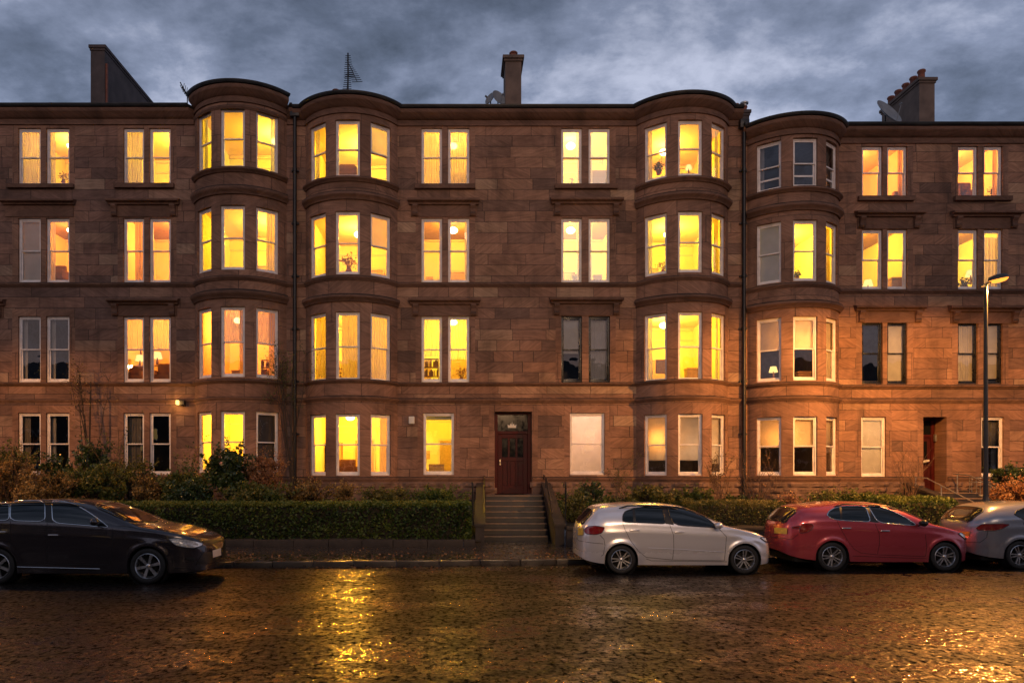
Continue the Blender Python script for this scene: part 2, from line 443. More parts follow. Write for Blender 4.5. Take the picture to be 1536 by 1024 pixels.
wrng = random.Random(5)
def window(bld, cx, cy, nrm, w, z0, z1, style='white', treat=(), low=None, mid=.5):
    """sash window: frame part; panes, curtains, blinds are its sub-parts"""
    t = Vector((-nrm.y, nrm.x, 0)); T = Matrix(((t.x, -nrm.x, 0, cx), (t.y, -nrm.y, 0, cy), (0, 0, 1, 0), (0, 0, 0, 1)))
    fr = MB(); h = w/2; zm = z0 + (z1-z0)*mid
    so, st = .05, .042
    B = lambda *a: fr.bbox(*a[:6], b=.006, T=T)
    B(-h, 0, z0, -h+so, .11, z1); B(h-so, 0, z0, h, .11, z1)
    B(-h+so, .0, z1-.06, h-so, .11, z1); B(-h+so, -.035, z0, h-so, .11, z0+.055)
    a, b = -h+so, h-so
    for (s0, s1, ya, yb, bot) in ((zm-.022, z1-.06, .02, .055, .045), (z0+.055, zm+.022, .058, .093, .075)):
        B(a, ya, s0, a+st, yb, s1); B(b-st, ya, s0, b, yb, s1)
        B(a+st, ya, s1-.045, b-st, yb, s1); B(a+st, ya, s0, b-st, yb, s0+bot)
    if low: B(a+st, .055, z0+low-.03, b-st, .10, z0+low+.03)
    wo = fr.build('window', M[style], bld, smooth=40)
    pn = MB()
    for (s0, s1, y) in ((zm+.02, z1-.10, .037), (z0+.12, zm-.02, .075)):
        pn.add([T @ Vector(p) for p in ((a+st-.01, y, s0), (b-st+.01, y, s0), (b-st+.01, y, s1), (a+st-.01, y, s1))], [(0,1,2,3)])
    pn.build('window_pane', M['glass'], wo)
    for tr in treat:
        k, *ar = tr if isinstance(tr, tuple) else (tr,)
        mb = MB(); nm = 'curtain'
        if k in ('net', 'sheer', 'netw'):
            lo = z0 if not ar else z1 - (z1-z0)*ar[0]
            v, f = wavy(-h+.01, h-.01, lo+.02, z1-.02, .2, .013, .085, wrng); mat = M['net' if k != 'sheer' else 'sheer']
            mb.add([T @ Vector(p) for p in v], f)
        elif k in ('drL', 'drR', 'gL', 'gR', 'nL', 'nR'):
            fr_ = ar[0] if ar else .4
            u = (-h+.01, -h+.01+w*fr_) if k[1] == 'L' else (h-.01-w*fr_, h-.01)
            v, f = wavy(u[0], u[1], z0+.02, z1-.02, .2, .022, .10, wrng, pinch=k[1] if len(ar) > 1 else None)
            mat = M[{'d': 'drape', 'g': 'drape_g', 'n': 'net'}[k[0]]]; mb.add([T @ Vector(p) for p in v], f)
        elif k.startswith('bl'):
            lo = z1 - (z1-z0)*(ar[0] if ar else 1.); nm = 'roller_blind'
            mb.add([T @ Vector(p) for p in ((-h+.03, .152, lo), (h-.03, .152, lo), (h-.03, .152, z1-.02), (-h+.03, .152, z1-.02))], [(0,1,2,3)]); mb.tube([T @ Vector((-h+.03, .152, lo)), T @ Vector((h-.03, .152, lo))], .014, 6)
            mat = M[{'bl': 'blind', 'blw': 'blind_w', 'blg': 'blind_g', 'blk': 'pane_dark'}[k]]
        elif k == 'fold':   # venetian / pleated striped
            nm = 'curtain'; v, f = wavy(-h+.02, h-.02, z0+.03, z1-(z1-z0)*.1, .18, .03, .12, wrng); mb.add([T @ Vector(p) for p in v], f); mat = M['blind_w']
        mb.build(nm, mat, wo, smooth=True)
    return wo

def room(bld, x0, x1, zf, zc, lit=None, bay=None, depth=3.6, power=320, wallm='wallpaper', lamp=True, ly=1.7, lx=.5, col=(1., .30, .035)):
    """the room behind a set of windows; its ceiling light is a real lamp"""
    y1 = DW + depth; mb = MB(); yf = DW+.012
    if lit: lit *= wrng.uniform(.72, 1.08); col = (col[0], col[1]*wrng.uniform(.86, 1.08), col[2])
    if bay is not None:
        x0, x1 = bay-1.5, bay+1.5
        pts = [(bay + (RB-.03)*math.sin(a), DW - ((RB-.03)*math.cos(a) - RB*math.cos(AH))) for a in [(-AH+.03) + (2*AH-.06)*i/14 for i in range(15)]]
        pts = [(x, min(y, yf)) for x, y in pts]
        x0, x1 = pts[0][0], pts[-1][0]
    else: pts = [(x0, yf), (x1, yf)]
    n = len(pts)
    for z, mi in ((zf, 2), (zc, 1)):
        mb.add([(x, y, z) for x, y in pts] + [(x1, y1, z), (x0, y1, z)], [tuple(range(n+2))], mi)
    mb.quad((x0, yf, zf), (x0, y1, zf), (x0, y1, zc), (x0, yf, zc)); mb.quad((x1, yf, zf), (x1, y1, zf), (x1, y1, zc), (x1, yf, zc))
    mb.quad((x0, y1, zf), (x1, y1, zf), (x1, y1, zc), (x0, y1, zc))
    # cornice moulding, skirting and a doorway / picture frame on the back wall
    if lit: 
        mb.box(x0+.01, y1-.08, zc-.12, x1-.01, y1-.005, zc-.005, 1)
        dx = x0 + (x1-x0)*wrng.uniform(.25, .6)
        mb.box(dx, y1-.05, zf+.01, dx+.06, y1-.006, zf+2.1, 1); mb.box(dx+.8, y1-.05, zf+.01, dx+.86, y1-.006, zf+2.1, 1); mb.box(dx-.0, y1-.05, zf+2.1, dx+.86, y1-.006, zf+2.18, 1)
        # panelled door leaf, pictures, a low cupboard and a picture rail
        mb.box(dx+.07, y1-.03, zf+.02, dx+.79, y1-.004, zf+2.08, 3)
        for q_ in range(2):
            u_ = x0 + (x1-x0)*wrng.uniform(.05, .9); w_ = wrng.uniform(.15, .35); v_ = zf + wrng.uniform(1.3, 1.6)
            if not (dx-.4 < u_ < dx+.9) and u_+w_ < x1-.05: mb.box(u_, y1-.04, v_, u_+w_, y1-.006, v_+wrng.uniform(.3, .5), 3)
        u_ = x0 + .06 if wrng.random() < .5 else x1-.66
        mb.box(u_, y1-.5, zf+.01, u_+.6, y1-.02, zf+wrng.choice((.95, 1.3, 2.0)), 3)
        mb.box(x0+.012, y1-.035, zc-.52, x1-.012, y1-.005, zc-.46, 1)
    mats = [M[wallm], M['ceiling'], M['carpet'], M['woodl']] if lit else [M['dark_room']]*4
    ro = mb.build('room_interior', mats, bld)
    if lit and lamp:
        px = x0 + (x1-x0)*lx; py = DW + ly; pz = zc-.28
        g = MB(); T = Matrix.Translation((px, py, pz))
        g.lathe([(.0, .1), (.10, .09), (.165, .02), (.15, -.05), (.08, -.10), (0, -.11)], 16, T); g.build('ceiling_lamp', M['globe'], ro, smooth=True)
        l = bpy.data.lights.new('room_light', 'POINT'); l.energy = power*lit; l.color = col; l.shadow_soft_size = .12
        lo = bpy.data.objects.new('room_light', l); COL.objects.link(lo); lo.location = (px, py, pz-.28)
    return ro

def hood(bld, xa, xb, zt, z0, brackets=True, mat='dress_o'):
    mb = MB(); h = zt - z0
    prof = [(DW-.0, z0), (DW-.10, z0), (DW-.13, z0+h*.3), (DW-.22, z0+h*.45), (DW-.24, z0+h*.55), (DW-.24, z0+h*.85), (DW-.20, zt-.02), (DW+.0, zt+.03)]
    n = len(prof); xs = [xa+.08, xa, xb, xb-.08]
    vs = [(xa + (.05 if k < 3 else 0), y, z) for k, (y, z) in enumerate(prof)] + [(xb - (.05 if k < 3 else 0), y, z) for k, (y, z) in enumerate(prof)]
    mb.add(vs, [tuple(range(n))[::-1], tuple(range(n, 2*n))] + [(i, (i+1) % n, (i+1) % n+n, i+n) for i in range(n)])
    ho = mb.build('hood_moulding', M[mat], bld)
    fr = MB(); fr.bbox(xa+.1, DW-.03, z0-.02-.38, xb-.1, DW+.01, z0-.0, .004); fr.build('lintel', M['dress_o'], ho)
    if brackets:
        for x in (xa+.16, xb-.34):
            b = MB(); b.prism([(0, 0), (-.15, 0), (-.16, -.06), (-.10, -.16), (-.09, -.26), (-.11, -.32), (-.07, -.38), (0, -.38)], x, x+.18,
                              T=Matrix(((0,1,0,0),(1,0,0,DW-.028),(0,0,1,z0),(0,0,0,1))))
            b.build('bracket', M[mat], ho)

GUT = .14
def cornice(path, q0, q1, zt, bld):
    mb = MB()
    sweep(mb, path, [(-.02, zt-.62), (.05, zt-.62), (.06, zt-.54), (.02, zt-.52), (.02, zt-.42), (.07, zt-.40), (.13, zt-.32), (.22, zt-.25), (.24, zt-.22), (.24, zt-.12), (-.02, zt-.102)], q0, q1)
    c = mb.build('eaves_cornice', M['dress_o'], bld, smooth=35)
    mb = MB()
    sweep(mb, path, [(-.02, zt-.10), (.20, zt-.10), (.27, zt-.09), (.31, zt-.05), (.32, zt), (.29, zt+.012), (.26, zt-.01), (.0, zt-.0)], q0, q1)
    mb.build('gutter', M['lead'], bld, smooth=35)
def bay_roof(path, c, zt, bld, rise=.12):
    a, b = path.arc(c); qs = path.samples(a, b); vs = []; fs = []
    K = 6
    for q in qs:
        p = path.off(q, .27); e = Vector((c + (p.x-c)*.25, DW+1.2, 0))
        for k in range(K+1):
            t = k/K; r = p.lerp(e, t); vs.append((r.x, r.y, zt+.0 + rise*math.sin(t*math.pi/2)))
    for i in range(len(qs)-1):
        for k in range(K):
            j = i*(K+1)+k; fs.append((j, j+K+1, j+K+2, j+1))
    mb = MB(); mb.add(vs, fs)
    # lead rolls
    for i in range(2, len(qs)-1, 5):
        mb.tube([Vector(vs[i*(K+1)+k]) + Vector((0,0,.01)) for k in range(K+1)], .022, 5)
    mb.build('bay_roof', M['lead'], bld, smooth=40)

def plinth(path, q0, q1, zb, zt, bld, skip=(), rng=None):
    mb = MB(); rng = rng or random.Random(4); rows = [zt]
    while rows[-1] > zb: rows.append(rows[-1] - rng.uniform(.15, .22))
    for r in range(len(rows)-1):
        q = q0
        while q < q1 - .01:
            L = min(rng.uniform(.3, .75), q1-q); a, b = q+.008, q+L-.008; q += L
            if any(s0 < (a+b)/2 < s1 for s0, s1 in skip): continue
            z1, z0 = rows[r]-.01, rows[r+1]+.006; vs = []; nx, nz = max(3, int(L/.1)), 4
            for i in range(nx+1):
                for j in range(nz+1):
                    qq = a + (b-a)*i/nx; zz = z0 + (z1-z0)*j/nz; e = min(i, nx-i)*min(j, nz-j)
                    dd = .02 if e == 0 else .065 + .06*mnoise.noise(Vector((qq*4, zz*7, r*3.1)))
                    p = path.off(qq, dd); vs.append((p.x, p.y, zz + (0 if e == 0 else .0)))
            mb.add(vs, [(i*(nz+1)+j, (i+1)*(nz+1)+j, (i+1)*(nz+1)+j+1, i*(nz+1)+j+1) for i in range(nx) for j in range(nz)])
    sweep(mb, path, [(-.02, zb), (.025, zb), (.025, zt), (-.02, zt)], q0, q1) if not skip else [sweep(mb, path, [(-.02, zb), (.025, zb), (.025, zt), (-.02, zt)], a, b) for a, b in ((q0, skip[0][0]), (skip[0][1], q1))]
    mb.build('plinth', M['rubble'], bld)

# vertical layout of each house: window rows (z0, z1) on the flat wall and in the bay
def rows_from(ys): return [(Z(b), Z(a)) for a, b in ys]
def zb_(y): return EYE + (HY - y) * 24.07 / F

HOUSES = {}
def house(name, label, x0, x1, bays, wmat, ztop, pairs, singles, door, strings, sills3, hoods, bayspec, zbase=.9):
    bld = root('tenement_building', ((x0+x1)/2, DW, 0), label, 'building')
    P = Path(x0, x1, bays); HOUSES[name] = (bld, P)
    ops = []
    for (pa, pb, rows) in pairs:
        for ra, rb in rows: ops.append((P.S(X(pa)), P.S(X(pb)), Z(rb), Z(ra), None))
    if door: ops.append((P.S(X(door[0])), P.S(X(door[1])), Z(door[3]), Z(door[2]), door[4]))
    q = 0; spans = []
    for k, a, b, c in P.seg:
        if k == 'flat': spans.append((a, b))
    for i, (a, b) in enumerate(spans):
        wall_mesh(P, a, b, zbase, ztop-.1, [o for o in ops if a <= o[0] and o[1] <= b], .2, bld, 'wall', [M[wmat], M['dress']])
    # the mass of the house behind
    mb = MB(); e = .012
    mb.quad((x0+e, DW, zbase), (x0+e, 35, zbase), (x0+e, 35, ztop-.1), (x0+e, DW, ztop-.1)); mb.quad((x1-e, DW, zbase), (x1-e, 35, zbase), (x1-e, 35, ztop-.1), (x1-e, DW, ztop-.1))
    mb.quad((x0+e, 35, zbase), (x1-e, 35, zbase), (x1-e, 35, ztop-.1), (x0+e, 35, ztop-.1)); mb.build('rear_wall', M['render'], bld)
    rf = MB(); rf.prism([(DW-.02, ztop-.03), (DW+5, ztop+1.75), (DW+10, ztop-.03)], x0+e, x1-e, T=Matrix(((0,1,0,0),(1,0,0,0),(0,0,1,0),(0,0,0,1)))); roof = rf.build('roof', M['slate'], bld)
    # bays
    for c in bays:
        sp = bayspec[c]; a, b = P.arc(c); zr = sp['rows']; bo = []
        for (z0, z1) in zr:
            for (d0, d1) in ((-49.5, -24.5), (-12.8, 12.8), (24.5, 49.5)):
                bo.append((a + (AH+R(d0))*RB, a + (AH+R(d1))*RB, z0, z1, None))
        wall_mesh(P, a, b, zbase, sp['top']-.1, bo, 0, bld, 'bay', [M['dress'], M['dress']])
        for m_, (z0, z1, dd) in enumerate(sp['mould']):
            mb = MB(); sweep(mb, P, mould(z0, z1, dd), a, b); mb.build('bay_moulding', M['dress_o'], bld, smooth=35)
        bay_roof(P, c, sp['top'], bld)
    # continuous strings
    for (z0, z1, dd) in strings:
        mb = MB(); segs = [(0, P.L)]
        if door and z0 < Z(door[2]): segs = [(0, P.S(X(door[0]))-.02), (P.S(X(door[1]))+.02, P.L)]
        for s0, s1 in segs: sweep(mb, P, mould(z0, z1, dd), s0, s1)
        mb.build('string_course', M['dress_o'], bld, smooth=35)
    sk = [(P.S(X(door[0]))-.02, P.S(X(door[1]))+.02)] if door else ()
    plinth(P, 0, P.L, zbase, strings[-1][0], bld, sk, random.Random(hash(len(name))))
    # cornice, bay tops may sit higher
    cuts = []
    if all(abs(bayspec[c]['top'] - ztop) < .05 for c in bays): cornice(P, 0, P.L, ztop, bld)
    else:
        for k, a, b, c in P.seg: cornice(P, a, b, ztop if k == 'flat' else bayspec[c]['top'], bld)
    for (pa, pb, ya, yb) in sills3:
        mb = MB(); mb.bbox(X(pa), DW-.12, Z(yb), X(pb), DW+.02, Z(ya), .015); mb.build('window_sill', M['dress_o'], bld)
    for (pa, pb, ya, yb, br) in hoods: hood(bld, X(pa), X(pb), Z(ya), Z(yb), br)
    return bld, P

RL = [(192,278), (327,424), (474,573), (619,712)]
LROWS = lambda g=True: RL if g else RL[:3]
RR = [(219,297), (344,434), (483,576), (625,715)]
LBL = 'reddish sandstone tenement with curved bays, '
lb, LP = house('left', LBL+'nearest the dark estate car', X(-330), X(441), [-7.65], 'stone_l', Z(161),
    [(-97,-62,RL), (-53,-20,RL), (27,61,RL), (69,104,RL), (185,216,RL), (224,256,RL)], [], None,
    [(8.60,8.77,.09), (5.15,5.29,.10), (4.58,4.70,.05), (1.82,2.0,.06)],
    [(-108,-8,278,284), (12,112,277,283), (172,262,276,283)], [(-118,10,450,459,True), (4,115,301,308,False), (162,271,300,308,True), (163,270,449,457,True)],
    {-7.65: dict(top=zb_(125), rows=[(zb_(251), zb_(161)), (zb_(404), zb_(307)), (zb_(565), zb_(459)), (zb_(709), zb_(616))],
        mould=[(zb_(258), zb_(250), .14), (zb_(291), zb_(277), .17), (zb_(447), zb_(433), .17), (zb_(163), zb_(157), .05)])})
mb_, MP = house('middle', LBL+'the one with steps up to the dark red door', X(441), X(1112), [-3.78, 7.75], 'stone_m', Z(163),
    [(632,663,RL[:3]), (672,704,RL[:3]), (635,681,RL[3:]), (842,873,RL[:3]), (883,915,RL[:3]), (855,907,RL[3:])], [], (742,798,617,741,.42),
    [(8.60,8.77,.09), (5.15,5.29,.10), (4.56,4.74,.09), (1.82,2.0,.06)],
    [(622,713,277,284), (832,926,277,284)], [(612,720,299,308,True), (613,721,448,457,True), (825,934,298,307,True), (824,934,447,456,True)],
    {c: dict(top=Z(163), rows=[(zb_(265 if c < 0 else 263), zb_(179)), (zb_(411 if c < 0 else 408), zb_(316)), (zb_(571), zb_(467)), (zb_(713), zb_(620))],
        mould=[(zb_(272), zb_(264), .14), (zb_(299), zb_(286), .17), (zb_(452), zb_(440), .17)]) for c in (-3.78, 7.75)})
rb_, RP = house('right', LBL+'lit orange by the street lamp', X(1112), X(1840), [11.62], 'stone_r', Z(189),
    [(1293,1324,RR[:3]), (1331,1361,RR[:3]), (1292,1329,RR[3:]), (1437,1467,RR[:3]), (1476,1504,RR[:3]), (1472,1506,RR[3:]), (1560,1591,RR), (1600,1631,RR)], [], (1385,1420,625,736,.75),
    [(8.37,8.53,.09), (5.06,5.2,.10), (4.55,4.74,.09), (1.82,2.0,.06)],
    [(1286,1370,295,302), (1430,1516,295,302), (1550,1640,295,302)], [(1281,1384,318,326,True), (1280,1386,459,467,True), (1425,1530,318,326,True), (1421,1531,459,468,True)],
    {11.62: dict(top=zb_(173), rows=[(zb_(280), zb_(206)), (zb_(421), zb_(329)), (zb_(570), zb_(474)), (zb_(713), zb_(624))],
        mould=[(zb_(287), zb_(279), .14), (zb_(315), zb_(302), .17), (zb_(461), zb_(449), .17)])})

# ---- windows and rooms
def flat_win(bld, pa, pb, row, **kw):
    if kw.get('treat') is not None and len(kw['treat']) == 0: kw['treat'] = [(('nL', .22) if pa % 2 else ('nR', .2))]
    x0, x1 = X(pa), X(pb); return window(bld, (x0+x1)/2, DW+.075, Vector((0,-1,0)), x1-x0-.004, Z(row[1])+.002, Z(row[0])-.002, **kw)
def bay_wins(bld, P, c, z, specs, **kw):
    a, b = P.arc(c)
    for (d0, d1), sp in zip(((-49.5, -24.5), (-12.8, 12.8), (24.5, 49.5)), specs):
        qm = a + (AH + R((d0+d1)/2))*RB; p, n = P.at(qm); ch = 2*RB*math.sin(R(d1-d0)/2)
        ctr = p - n*(RB*(1-math.cos(R(d1-d0)/2)) + .07)
        if not sp and d0 < -20: sp = [('nL', .22)]
        if not sp and d0 > 20: sp = [('nR', .22)]
        window(bld, ctr.x, ctr.y, n, ch-.006, z[0]+.002, z[1]-.002, treat=sp, **kw)
def rm(bld, pa, pb, row, lit, **kw):
    room(bld, X(pa), X(pb), Z(row[1])-.75, Z(row[0])+.42, lit, **kw)
W = flat_win
OC = (1., .36, .05); YC = (1., .50, .035); GC = (1., .61, .035)
# left house
for k, r in enumerate(RL):
    tr = {0: [['net'], []], 1: [[('blg', 1.)], []], 2: [[], []], 3: [[('gL', .35)], []]}[k]
    W(lb, 27, 61, r, treat=tr[0]); W(lb, 69, 104, r, treat=tr[1])
    rm(lb, 14, 122, r, [.75, .9, 0, 0][k], col=OC if k else YC)
    W(lb, -97, -62, r, treat=['net']); W(lb, -53, -20, r); rm(lb, -112, 5, r, [.7, 0, .7, 0][k])
    tr = {0: [[('nL', .75)], []], 1: [[('drL', .6)], []], 2: [[('sheer', .5)], [('sheer', .5)]], 3: [[('gL', .7)], []]}[k]
    W(lb, 185, 216, r, treat=tr[0]); W(lb, 224, 256, r, treat=tr[1]); rm(lb, 168, 282, r, [.9, 1.5, 1.1, 0][k], col=[YC, OC, OC, YC][k], lx=.7, wallm='wallpaper_o' if k == 2 else 'wallpaper')
S1 = [[[], [], []], [[('drL', .3)], [], [('drR', .4)]], [[('drL', .5)], [('net', .5), ('drL', .3)], [('net', .5), ('drR', .3)]], [[('drR', .25)], [('bl', .0)], [('blk', 1.)]]]
b1 = [(zb_(251), zb_(161)), (zb_(404), zb_(307)), (zb_(565), zb_(459)), (zb_(709), zb_(616))]
for k, z in enumerate(b1):
    bay_wins(lb, LP, -7.65, z, S1[k]); room(lb, 0, 0, z[0]-.7, z[1]+.35, [1.1, 1.2, 1.3, 1.7][k], bay=-7.65, col=[GC, GC, OC, YC][k], lx=[.75, .75, .3, .45][k], wallm='wallpaper_o' if k == 2 else 'wallpaper')
# middle house
S2 = [[[], [], [('bl', .5)]], [[('drL', .4)], [], [('bl', .5)]], [[('drL', .95)], [('drL', .8, 1)], [('drR', .95, 1)]], [[('drL', .3)], [], [('drR', .35)]]]
S3 = [[[], [], []], [[], [], [('drR', .3)]], [[], [], []], [[('bl', .75)], [('bl', .75)], [('bl', .8)]]]
for k in range(4):
    z = (zb_([265, 411, 571, 713][k]), zb_([179, 316, 467, 620][k])); bay_wins(mb_, MP, -3.78, z, S2[k])
    room(mb_, 0, 0, z[0]-.7, z[1]+.35, [1.1, 1., 1.3, 1.45][k], bay=-3.78, col=[GC, YC, GC, YC][k], lx=[.6, .5, .55, .4][k])
    z = (zb_([263, 408, 571, 713][k]), zb_([179, 316, 467, 620][k])); bay_wins(mb_, MP, 7.75, z, S3[k])
    room(mb_, 0, 0, z[0]-.7, z[1]+.35, [1.1, 1.2, 1.3, 0][k], bay=7.75, col=[YC, GC, GC, YC][k], lx=[.45, .5, .45, .2][k])
for k in range(3):
    r = RL[k]
    tr = [[['net'], ['net']], [[('bl', .0)], []], [[('sheer', .6)], [('sheer', .65)]]][k]
    W(mb_, 632, 663, r, treat=tr[0]); W(mb_, 672, 704, r, treat=tr[1]); rm(mb_, 612, 724, r, [1.3, .95, 1.2][k], col=[YC, YC, GC][k], lx=.6)
    W(mb_, 842, 873, r, style='black' if k == 2 else 'white', treat=[[], [], [('blg', .55)]][k]); W(mb_, 883, 915, r, style='black' if k == 2 else 'white', treat=[[], [], ['net']][k])
    rm(mb_, 822, 935, r, [1.1, 1.2, 0][k], col=GC, lx=.4)
W(mb_, 635, 681, RL[3], treat=[('blg', .1)]); rm(mb_, 615, 722, RL[3], 1.1, col=GC, lx=.15, ly=1.2)
W(mb_, 855, 907, RL[3], treat=['blw']); rm(mb_, 835, 925, RL[3], .85, col=(1., .60, .40))
# right house
b4 = [(zb_(280), zb_(206)), (zb_(421), zb_(329)), (zb_(570), zb_(474)), (zb_(713), zb_(624))]
S4 = [[[], [], [('gR', .4)]], [['blg'], [], [('drR', .4)]], [[('bl', .5)], [('bl', .5)], [('bl', 1.)]], [[('bl', .52)], [('bl', .52)], [('bl', .6)]]]
for k, z in enumerate(b4):
    bay_wins(rb_, RP, 11.62, z, S4[k], low=.42 if k == 0 else None)
    room(rb_, 0, 0, z[0]-.7, z[1]+.35, [0, 1.1, 0, 0][k], bay=11.62, col=GC, lx=.6, lamp=k < 2)
for k, z in enumerate(b4[2:]):   # added light close behind the half drawn blinds to make them glow
    l = bpy.data.lights.new('window_light', 'POINT'); l.energy = 60; l.color = (1., .36, .06); l.shadow_soft_size = .1
    lo = bpy.data.objects.new('window_light', l); COL.objects.link(lo); lo.location = (11.62 - (.45 if k else 0), DW-.1, (z[0]+z[1])/2+.25)
l = bpy.data.lights.new('window_light', 'POINT'); l.energy = 40; l.color = (1., .36, .05); l.shadow_soft_size = .1  # more lights added behind the third bay's blinds to brighten them
lo = bpy.data.objects.new('window_light', l); COL.objects.link(lo); lo.location = (7.0, DW-.1, 3.3)
l = bpy.data.lights.new('window_light', 'POINT'); l.energy = 26; l.color = (1., .62, .36); l.shadow_soft_size = .1
lo = bpy.data.objects.new('window_light', l); COL.objects.link(lo); lo.location = (7.95, DW+.1, 3.0)
for k, r in enumerate(RR):
    if k < 3:
        st = 'black' if k == 2 else 'white'
        W(rb_, 1293, 1324, r, style=st, treat=[[], [], ['blg']][k] if k < 2 else [('gL', .2)]); W(rb_, 1331, 1361, r, style=st, treat=[[('drR', .25)], [], ['blg']][k])
        rm(rb_, 1272, 1380, r, [.9, 1.2, 0][k], col=[OC, YC, OC][k], lx=.3)
        W(rb_, 1437, 1467, r, style=st, treat=[[], [], ['net']][k]); W(rb_, 1476, 1504, r, style=st, treat=[[('drR', .2)], ['fold'], [('blg', .9)]][k])
        rm(rb_, 1418, 1524, r, [.9, 1., 0][k], col=[OC, YC, OC][k], lx=.35)
    W(rb_, 1560, 1591, r); W(rb_, 1600, 1631, r); rm(rb_, 1545, 1650, r, [.8, 0, 0, .7][k])
W(rb_, 1292, 1329, RR[3], treat=['blw']); rm(rb_, 1275, 1370, RR[3], .13, col=(1., .66, .45))
W(rb_, 1472, 1506, RR[3], treat=[('sheer', .5), ('gR', .3)]); rm(rb_, 1445, 1530, RR[3], 0)

# ---- doors
def door(bld, pa, pb, ya, yb, dep, kind):
    x0, x1, z1, z0 = X(pa), X(pb), Z(ya), Z(yb); y = DW + dep - .06
    mb = MB(); f = .12
    mb.bbox(x0, y-.06, z0, x0+f, y+.06, z1, .01); mb.bbox(x1-f, y-.06, z0, x1, y+.06, z1, .01); mb.bbox(x0+f, y-.06, z1-.09, x1-f, y+.06, z1, .01)
    zt = z0 + (z1-z0)*.735
    mb.bbox(x0+f, y-.06, zt, x1-f, y+.06, zt+.1, .01)
    mb.quad((x0-.1, y+.07, z0-.1), (x1+.1, y+.07, z0-.1), (x1+.1, y+.07, z1+.1), (x0-.1, y+.07, z1+.1))
    fr = mb.build('door_frame', M['doordark'], bld)
    g = MB(); g.box(x0+f, y-.005, zt+.1, x1-f, y+.005, z1-.09); g.build('fanlight', M['darkglass'], fr)
    a, b = x0+f+.006, x1-f-.006; w = b-a; d = MB(); B = lambda *q: d.bbox(*q, b=.008)
    if kind == 'main':
        n = 3; st = .15; s = .07; pw = (w - 2*st - (n-1)*s)/n
        lo, ml, hi = z0+.28, z0+1.16, z0+(zt-z0)*.93; zg = z0+1.3
        B(a, y-.025, z0+.01, a+st, y+.03, zt-.005); B(b-st, y-.025, z0+.01, b, y+.03, zt-.005); B(a+st, y-.025, z0+.01, b-st, y+.03, lo)
        B(a+st, y-.025, ml, b-st, y+.03, zg); B(a+st, y-.025, hi, b-st, y+.03, zt-.005)
        gl = MB(); first = None
        for i in range(n):
            px = a+st+i*(pw+s)
            if i: B(px-s, y-.025, lo, px, y+.03, ml); B(px-s, y-.025, zg, px, y+.03, hi)
            d.box(px, y+.0, lo, px+pw, y+.02, ml); B(px+.03, y-.016, lo+.04, px+pw-.03, y+.01, ml-.04)
            gl.box(px, y+.0, zg, px+pw, y+.01, hi)
        do = d.build('door', M['doorpaint'], bld); gl.build('door_glass', M['darkglass'], do)
        h = MB(); h.bbox(a+.05, y-.045, z0+1.02, a+.11, y-.024, z0+1.22, .008); h.tube([(a+.08, y-.05, z0+1.12), (a+.08, y-.10, z0+1.12)], .013, 8); h.lathe([(0,.03),(.025,.02),(.03,0),(.02,-.02),(0,-.025)], 12, Matrix.Translation((a+.08, y-.11, z0+1.12)) @ Matrix.Rotation(R(90), 4, 'X')); h.build('door_handle', M['brass'], do)
        c = MB(); cx = (x0+x1)/2-.02; cz = zt+.32   # pale crown-shaped emblem on the fanlight
        c.prism([(cx-.14, cz-.10), (cx-.16, cz+.02), (cx-.09, cz-.02), (cx-.05, cz+.06), (cx-.02, cz), (cx, cz+.13), (cx+.02, cz), (cx+.06, cz+.05), (cx+.09, cz-.02), (cx+.16, cz+.02), (cx+.14, cz-.10)], y-.016, y-.006); c.build('fanlight_emblem', M['offwhite'], fr)
    else:
        st = .12; B(a, y-.025, z0+.01, a+st, y+.03, zt-.005); B(b-st, y-.025, z0+.01, b, y+.03, zt-.005); mx = (a+b)/2
        lv = [(z0+.01, z0+.25), (z0+.95, z0+1.12), (zt-.14, zt-.005)]
        for p, q in lv: B(a+st, y-.025, p, b-st, y+.03, q)
        B(mx-.04, y-.025, z0+.25, mx+.04, y+.03, z0+.95); B(mx-.04, y-.025, z0+1.12, mx+.04, y+.03, zt-.14)
        gl = MB()
        for p, q in ((a+st, mx-.04), (mx+.04, b-st)): d.box(p, y, z0+.25, q, y+.02, z0+.95); gl.box(p, y, z0+1.12, q, y+.01, zt-.14)
        do = d.build('door', M['doorpaint'], bld); gl.build('door_glass', M['darkglass'], do)
        h = MB(); h.bbox(mx-.14, y-.04, z0+1.0, mx+.14, y-.024, z0+1.06, .006); h.build('letterbox', M['brass'], do)
        h = MB(); h.bbox(x1-.07, y-.20, z0+1.75, x1-.005, y-.10, z0+2.0, .01); h.build('intercom_panel', M['chromed'], fr)
    # recess sides already come with the wall; threshold
    t = MB(); t.bbox(x0-.03, DW-.12, z0-.16, x1+.03, y-.03, z0-.0, .012); t.build('door_step', M['dress_o'], bld)
door(mb_, 742, 798, 617, 741, .42, 'main')
door(rb_, 1385, 1420, 625, 736, .75, 'side')
n = MB()   # folded newspaper in the side door's letterbox
xx = (X(1385)+X(1420))/2 - .02; zz = Z(736)+1.03
T = Matrix.Translation((xx, DW+.75-.06-.16, zz)) @ Matrix.Rotation(R(-12), 4, 'Y')
n.bbox(-.17, -.04, -.035, .15, .11, .035, .025, T=T); n.bbox(-.13, -.05, -.02, .16, .10, .045, .02, T=T)
tag(n.build('newspaper', M['offwhite'], smooth=40), 'pale rolled newspaper sticking out of the side door letterbox', 'newspaper')

